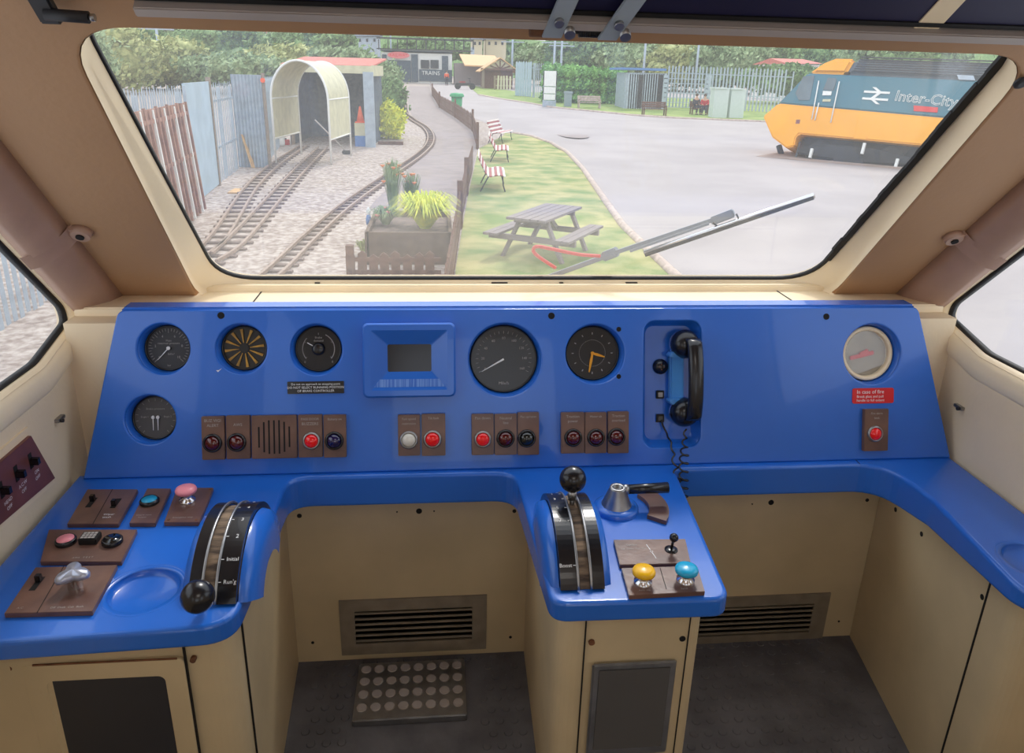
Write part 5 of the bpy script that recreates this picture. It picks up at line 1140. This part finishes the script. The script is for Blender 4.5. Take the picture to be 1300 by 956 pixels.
person(567, 105, 'standing person in an orange high-visibility jacket by the white building', 'orangej', 'darkcloth', 'stand', .3, (0, 101, 0))
# parked cart
p = HY(591, 110, 88); p.z = gz(88); g = thing('parked_scooter', 'dark scooter parked beside the long grey shed', 'scooter', T(p)); k = 1.15
MB().beam((-.7*k, 0, .45*k), (.5*k, 0, .5*k), .3*k, .25*k).build('body', 'iron', g, bevel=.05)
for x in (-.75, .65): MB().lathe([(.22*k, -.06), (.3*k, -.06), (.3*k, .06), (.22*k, .06)], 20, T((x*k, 0, .3*k)) @ Matrix.Rotation(PI/2, 4, 'X')).build('wheel', 'gasket', g)
MB().beam((.5*k, 0, .5*k), (.35*k, 0, 1.05*k), .06, .06).build('steering_column', 'iron', g); MB().box(.2*k, .5*k, -.3*k, .3*k, 1.0*k, 1.05*k).build('handlebar', 'iron', g); MB().box(-.6*k, .0, -.15*k, .15*k, .6*k, .75*k).build('seat', 'bench_r', g, bevel=.04)
p = G(581, 146); p.y += 2; g = thing('wheeled_bin', 'green litter bin beside the picket fence', 'bin', T((p.x, p.y, gz(p.y)))); MB().lathe([(.30, 0), (.36, .95)], 20).build('body', 'greenbin', g); MB().lathe([(.46, .95), (.46, 1.05), (.38, 1.16), (.0001, 1.2)], 20, cap=False).build('lid', 'greenbin', g)
# houses and roofs
def house(lab, px0, px1, wy, ey, by, Y, wm, rm, win=4):
    g, o0 = group_thing('house', lab, 'house', (px0+px1)/2, by, Y, 'distant houses'); boxat('wall', wm, px0, ey, px1, by, Y, 8, g, o0, True)
    a = HY(px0-2, ey, Y)-o0; b = HY(px1+2, ey, Y)-o0; z = HY(px0, wy, Y).z-o0.z
    MB().add([(a.x, -.5, a.z), (b.x, -.5, b.z), (b.x, 4, z), (a.x, 4, z), (b.x, 8.5, b.z), (a.x, 8.5, a.z)], [(0, 1, 2, 3), (3, 2, 4, 5), (0, 3, 5), (1, 4, 2), (0, 5, 4, 1)]).build('roof', rm, g)
    for i in range(win): x = px0+(px1-px0)*(i+.5)/win; boxat('window', 'darkglass', x-1.3, ey+3, x+1.3, ey+7, Y-.1, .15, g, o0)
house('far white house with a dark red roof above the trees on the left', 308, 345, 38, 48, 75, 150, 'whitep', 'brick')
house('far pale stone house left of the pavilion gable', 600, 612, 44, 50, 85, 140, 'stone', 'shed', 2); house('far cream house behind the pavilion roof', 617, 642, 42, 50, 85, 145, 'stone', 'shed', 3)
house('far brick house between the bushes and the footbridge', 425, 445, 42, 50, 85, 140, 'brick', 'shed', 2)
house('far grey block behind the shed roof', 452, 480, 38, 46, 90, 135, 'galv', 'shed', 3)
house('far building with a bright red roof left of the train', 1000, 1040, 73, 81, 100, 76, 'whitep', 'redroof', 2)
house('far low white block above the left trees', 245, 282, 62, 68, 90, 120, 'whitep', 'shed', 3)
for i, (px, Y, top) in enumerate(((205, 80, 20), (262, 120, 20), (405, 122, 20), (497, 140, 30), (650, 110, 40), (703, 96, 40), (712, 100, 45), (817, 92, 30), (884, 92, 35), (345, 120, 20), (1040, 100, 30))):
    p = HY(px, 90, Y); z = HY(px, top, Y).z; g = thing('lineside_mast', 'slim grey mast rising behind the far trees and fences', 'mast', T((p.x, Y, gz(Y))), 'lineside masts')
    MB().cyl((0, 0, 0), (0, 0, z-gz(Y)), .16, .12, 8).build('pole', 'galv', g); MB().box(-1.6, 1.6, -.06, .06, (z-gz(Y))*.8, (z-gz(Y))*.8+.12).build('cross_arm', 'galv', g)

# ---- power car
def atd(px, py, d): return EYE+ray(px, py)*(d/F)
A0 = atd(1013, 169.5, 30.); B0 = atd(1170, 184, 27.3); A1 = atd(1013, 130.5, 30.)
LM = frame(A0, B0-A0, A1-A0)    # local: x towards the rear, y up, z towards the camera
def lc(px, py, dz=0): q = loc_in(LM, px, py, dz); return (q.x, q.y)
g = thing('power_car', 'yellow and dark blue streamlined diesel train cab with double arrow symbol', 'train', LM)
XR = lc(1300, 130)[0]+9
def slab(name, poly, m_, z0=-2.5, z1=0, par=g, bevel=.05): return MB().prism(poly, z0, z1).build(name, m_, par, bevel=bevel, seg=3)
bl = lc(1194, 149); bl0 = lc(988, 131); bb = lc(1170, 184)
slope = (bl[1]-bl0[1])/(bl[0]-bl0[0]); 
yel = [lc(968.5, 147.5), lc(980, 174), lc(998, 188), lc(1008, 185.5), lc(1010, 175), lc(1014, 170), (XR, 0), (XR, bl0[1]+slope*(XR-bl0[0])), bl0]
rt0 = lc(1025, 92.5); sk = lc(1073, 93.5); rtop = lc(1085, 73.5); r1 = lc(1060, 73)
slab('lower_body', yel, 'loco_y')
yr = rt0[1]
slab('upper_body', [bl0, (XR, bl0[1]+slope*(XR-bl0[0])), (XR, yr-.02), rt0], 'loco_b', -2.5, -.02)
slab('cab_roof', [rt0, sk, rtop, r1, lc(1045, 79)], 'loco_y', -2.35, -.04, bevel=.12)
slab('roof', [sk, (XR, yr-.02), (XR, rtop[1]-.05), rtop], 'loco_r', -2.3, -.06, bevel=.12)
for i in range(7): y = sk[1]+.12+i*.085; MB().box(sk[0]+.25+i*.03, XR, y, y+.035, -.09, -.03).build('roof_louvre', 'loco_k', g)
MB().prism([lc(1215, 95), lc(1236, 96), lc(1238, 102), lc(1217, 101)], -.03, .012).build('grey_hatch', 'galv', g)
def on_side(name, pts, m_, z=.012): return MB().prism([lc(*p) for p in pts], -.03, z).build(name, m_, g)
on_side('cab_window', [(1010, 118), (1020, 97), (1034, 96), (1028, 127), (1014, 127)], 'loco_g'); on_side('cab_window', [(1046, 112), (1051, 99), (1061, 99), (1062, 102), (1058, 115), (1045, 114)], 'loco_g')
on_side('window_notice', [(1045, 115.5), (1056, 116), (1055, 121), (1044, 121)], 'whitep', .016); on_side('window_notice', [(1045, 126), (1055, 126), (1054, 129), (1044, 129)], 'hoop', .016)
for a, b in (((1040, 103), (1031, 152)), ((1066, 104), (1055, 156)), ((1040, 131), (1035, 153))):
    p = Vector((*lc(*a), .05)); q = Vector((*lc(*b), .05)); MB().cyl(p, q, .025, n=8).build('handrail', 'whitep', g)
on_side('tail_lamp', [(1011, 152), (1016, 152), (1015, 157), (1010, 157)], 'brick')
# double arrow symbol
u0 = lc(1096, 121); s_ = (lc(1129, 122)[0]-u0[0]); m_ = MB(); cxl, cyl_ = lc(1112, 121.5); k = s_/2
for y in (.22, -.22): m_.box(cxl-k, cxl+k, cyl_+y*k*1.25-.065*k*1.3, cyl_+y*k*1.25+.065*k*1.3, -.01, .014)
def par(x0, y0, x1, y1, w_=.30): m_.prism([(cxl+(x0-w_/2)*k, cyl_+y0*k), (cxl+(x0+w_/2)*k, cyl_+y0*k), (cxl+(x1+w_/2)*k, cyl_+y1*k), (cxl+(x1-w_/2)*k, cyl_+y1*k)], -.01, .0145)
par(-.30, .66, .28, .27); par(.26, .27, -.28, -.27); par(-.26, -.27, .32, -.66); m_.build('double_arrow_symbol', 'whitep', g)
tp = lc(1136, 124); te = lc(1217, 128); wz = te[0]-tp[0]
MB().text('Inter-City', wz*.25, tp[0], tp[1]+.06, .02, rot=-.05, align='LEFT', outline=.009).build('outlined_lettering', 'whitep', g)
on_side('name_plate', [(1160, 134), (1191, 136.5), (1190, 143), (1160, 141)], 'sign_red', .02); q = lc(1175, 138.7); MB().text('The Red Plate'[4:7]+' Arrow', .14, q[0], q[1], .022, rot=-.07).build('plate_lettering', 'whitep', g) if False else None
# underframe, bogie, wheels
yb = -.02; slab('underframe', [lc(1014, 176), lc(1010, 184), lc(1013, 192), (lc(1013, 192)[0]+3.2, lc(1013, 196)[1]), (XR, lc(1013, 192)[1]-.15), (XR, 0), lc(1020, 170)], 'loco_k', -2.2, -.45, bevel=.02)
RY = -1.2
for x in (.75, 3.35, 11, 13.6):
    for z in (-.30, -1.9): MB().lathe([(.15, -.07), (.5, -.07), (.5, .0), (.54, .0), (.54, .06), (.15, .06)], 28, T((x+.2, RY+.54, z))).build('wheel', 'loco_k', g)
slab('bogie_frame', [(.1, RY+.45), (.1, RY+.75), (1.5, RY+.95), (2.9, RY+.95), (4.3, RY+.75), (4.3, RY+.45), (2.9, RY+.35), (1.5, RY+.35)], 'loco_k', -.25, -.12)
MB().box(1.6, 2.7, RY+.15, RY+.5, -.4, -.1).build('spring_box', 'loco_k', g)
for px, y0, y1 in ((1026, 188, 200), (1092, 181, 195), (1134, 201, 214)): a = lc(px, y1); b = lc(px+2.5, y0); MB().box(a[0], a[0]+.1, a[1], b[1], -.12, .0).build('white_pipe', 'whitep', g)
on_side('step_cover', [(1084, 171), (1100, 172), (1100, 177), (1084, 176)], 'loco_y', .02); 
MB().cyl((-1.1, -.35, -1.2), (-.9, -.7, -1.2), .12, n=10).build('coupling', 'loco_k', g)
for sz in (-.35, -1.9): 
    a = LM @ Vector((-1.5, RY, sz)); b = LM @ Vector((XR, RY, sz)); rl_ = MB().beam(a, b, .07, .12); struct('track_rail', rl_, 'rail')
bed = [LM @ Vector((x, RY-.02, z)) for x, z in ((-1.2, .7), (XR, .9), (XR, -3.2), (-1.2, -3.0))]
bed = [Vector((v.x, v.y, gz(v.y)+.02)) for v in bed]; struct('track_bed', MB().add(bed, [(0, 1, 2, 3)]), 'bed')
for i in range(30):
    x = .0+i*.62
    MB().box(x, x+.07, RY+.25+.2*(i % 3), RY+.95, -.40, -.36).build('underframe_rib', 'loco_r', g)
MB().box(5.2, 9.6, RY+.25, RY+.95, -1.2, -.2).build('fuel_tank', 'loco_r', g, bevel=.04)

# ---- wiper outside the windscreen
def wp(px, py, dz): return WIN @ loc_in(WIN, px, py, dz)
g = thing('windscreen_wiper', 'grey wiper arm with a bright steel blade lying across the lower right of the windscreen', 'wiper', T(wp(775, 322, -.05)))
o0 = wp(775, 322, -.05)
def W(px, py, dz): return wp(px, py, dz)-o0
MB().beam(W(690, 354, -.05), W(778, 322, -.055), .016, .012).build('arm_root', 'wiperg', g, bevel=.002); MB().beam(W(766, 326, -.06), W(784, 319, -.06), .026, .024).build('arm_joint', 'wiperg', g, bevel=.003)
MB().beam(W(780, 321, -.055), W(905, 279, -.065), .010, .010).build('arm', 'wiperg', g, bevel=.001); MB().beam(W(800, 319, -.04), W(900, 284, -.04), .005, .006).build('arm_stay', 'wiperg', g)
MB().beam(W(903, 281, -.055), W(932, 270, -.055), .020, .020).build('blade_mount', 'wiperg', g, bevel=.003)
MB().cyl(W(818, 321, -.035), W(1034, 248, -.035), .0065, n=16).build('blade', 'chrome', g); MB().beam(W(819, 324, -.026), W(1033, 251, -.026), .004, .008).build('rubber', 'gasket', g)
MB().tube([W(905, 283, -.045), W(912, 288, -.04), W(925, 284, -.04), W(938, 278, -.04), W(935, 272, -.045)], .0025, 6).build('clip_wire', 'gasket', g)
h = [W(762, 325, -.05), W(735, 323, -.05), W(700, 316, -.05), (W(682, 313, -.05)), W(677, 318, -.05), W(684, 326, -.05), W(705, 340, -.05)]
pts = []
for i in range(len(h)-1):
    p0, p1, p2, p3 = h[max(0, i-1)], h[i], h[i+1], h[min(len(h)-1, i+2)]
    for k in range(8): t_ = k/8; pts.append(.5*((2*p1)+(p2-p0)*t_+(2*p0-5*p1+4*p2-p3)*t_*t_+(3*p1-p0-3*p2+p3)*t_**3))
MB().tube(pts+[h[-1]], .0045, 8).build('washer_hose', 'redhose', g, label='red washer hose')
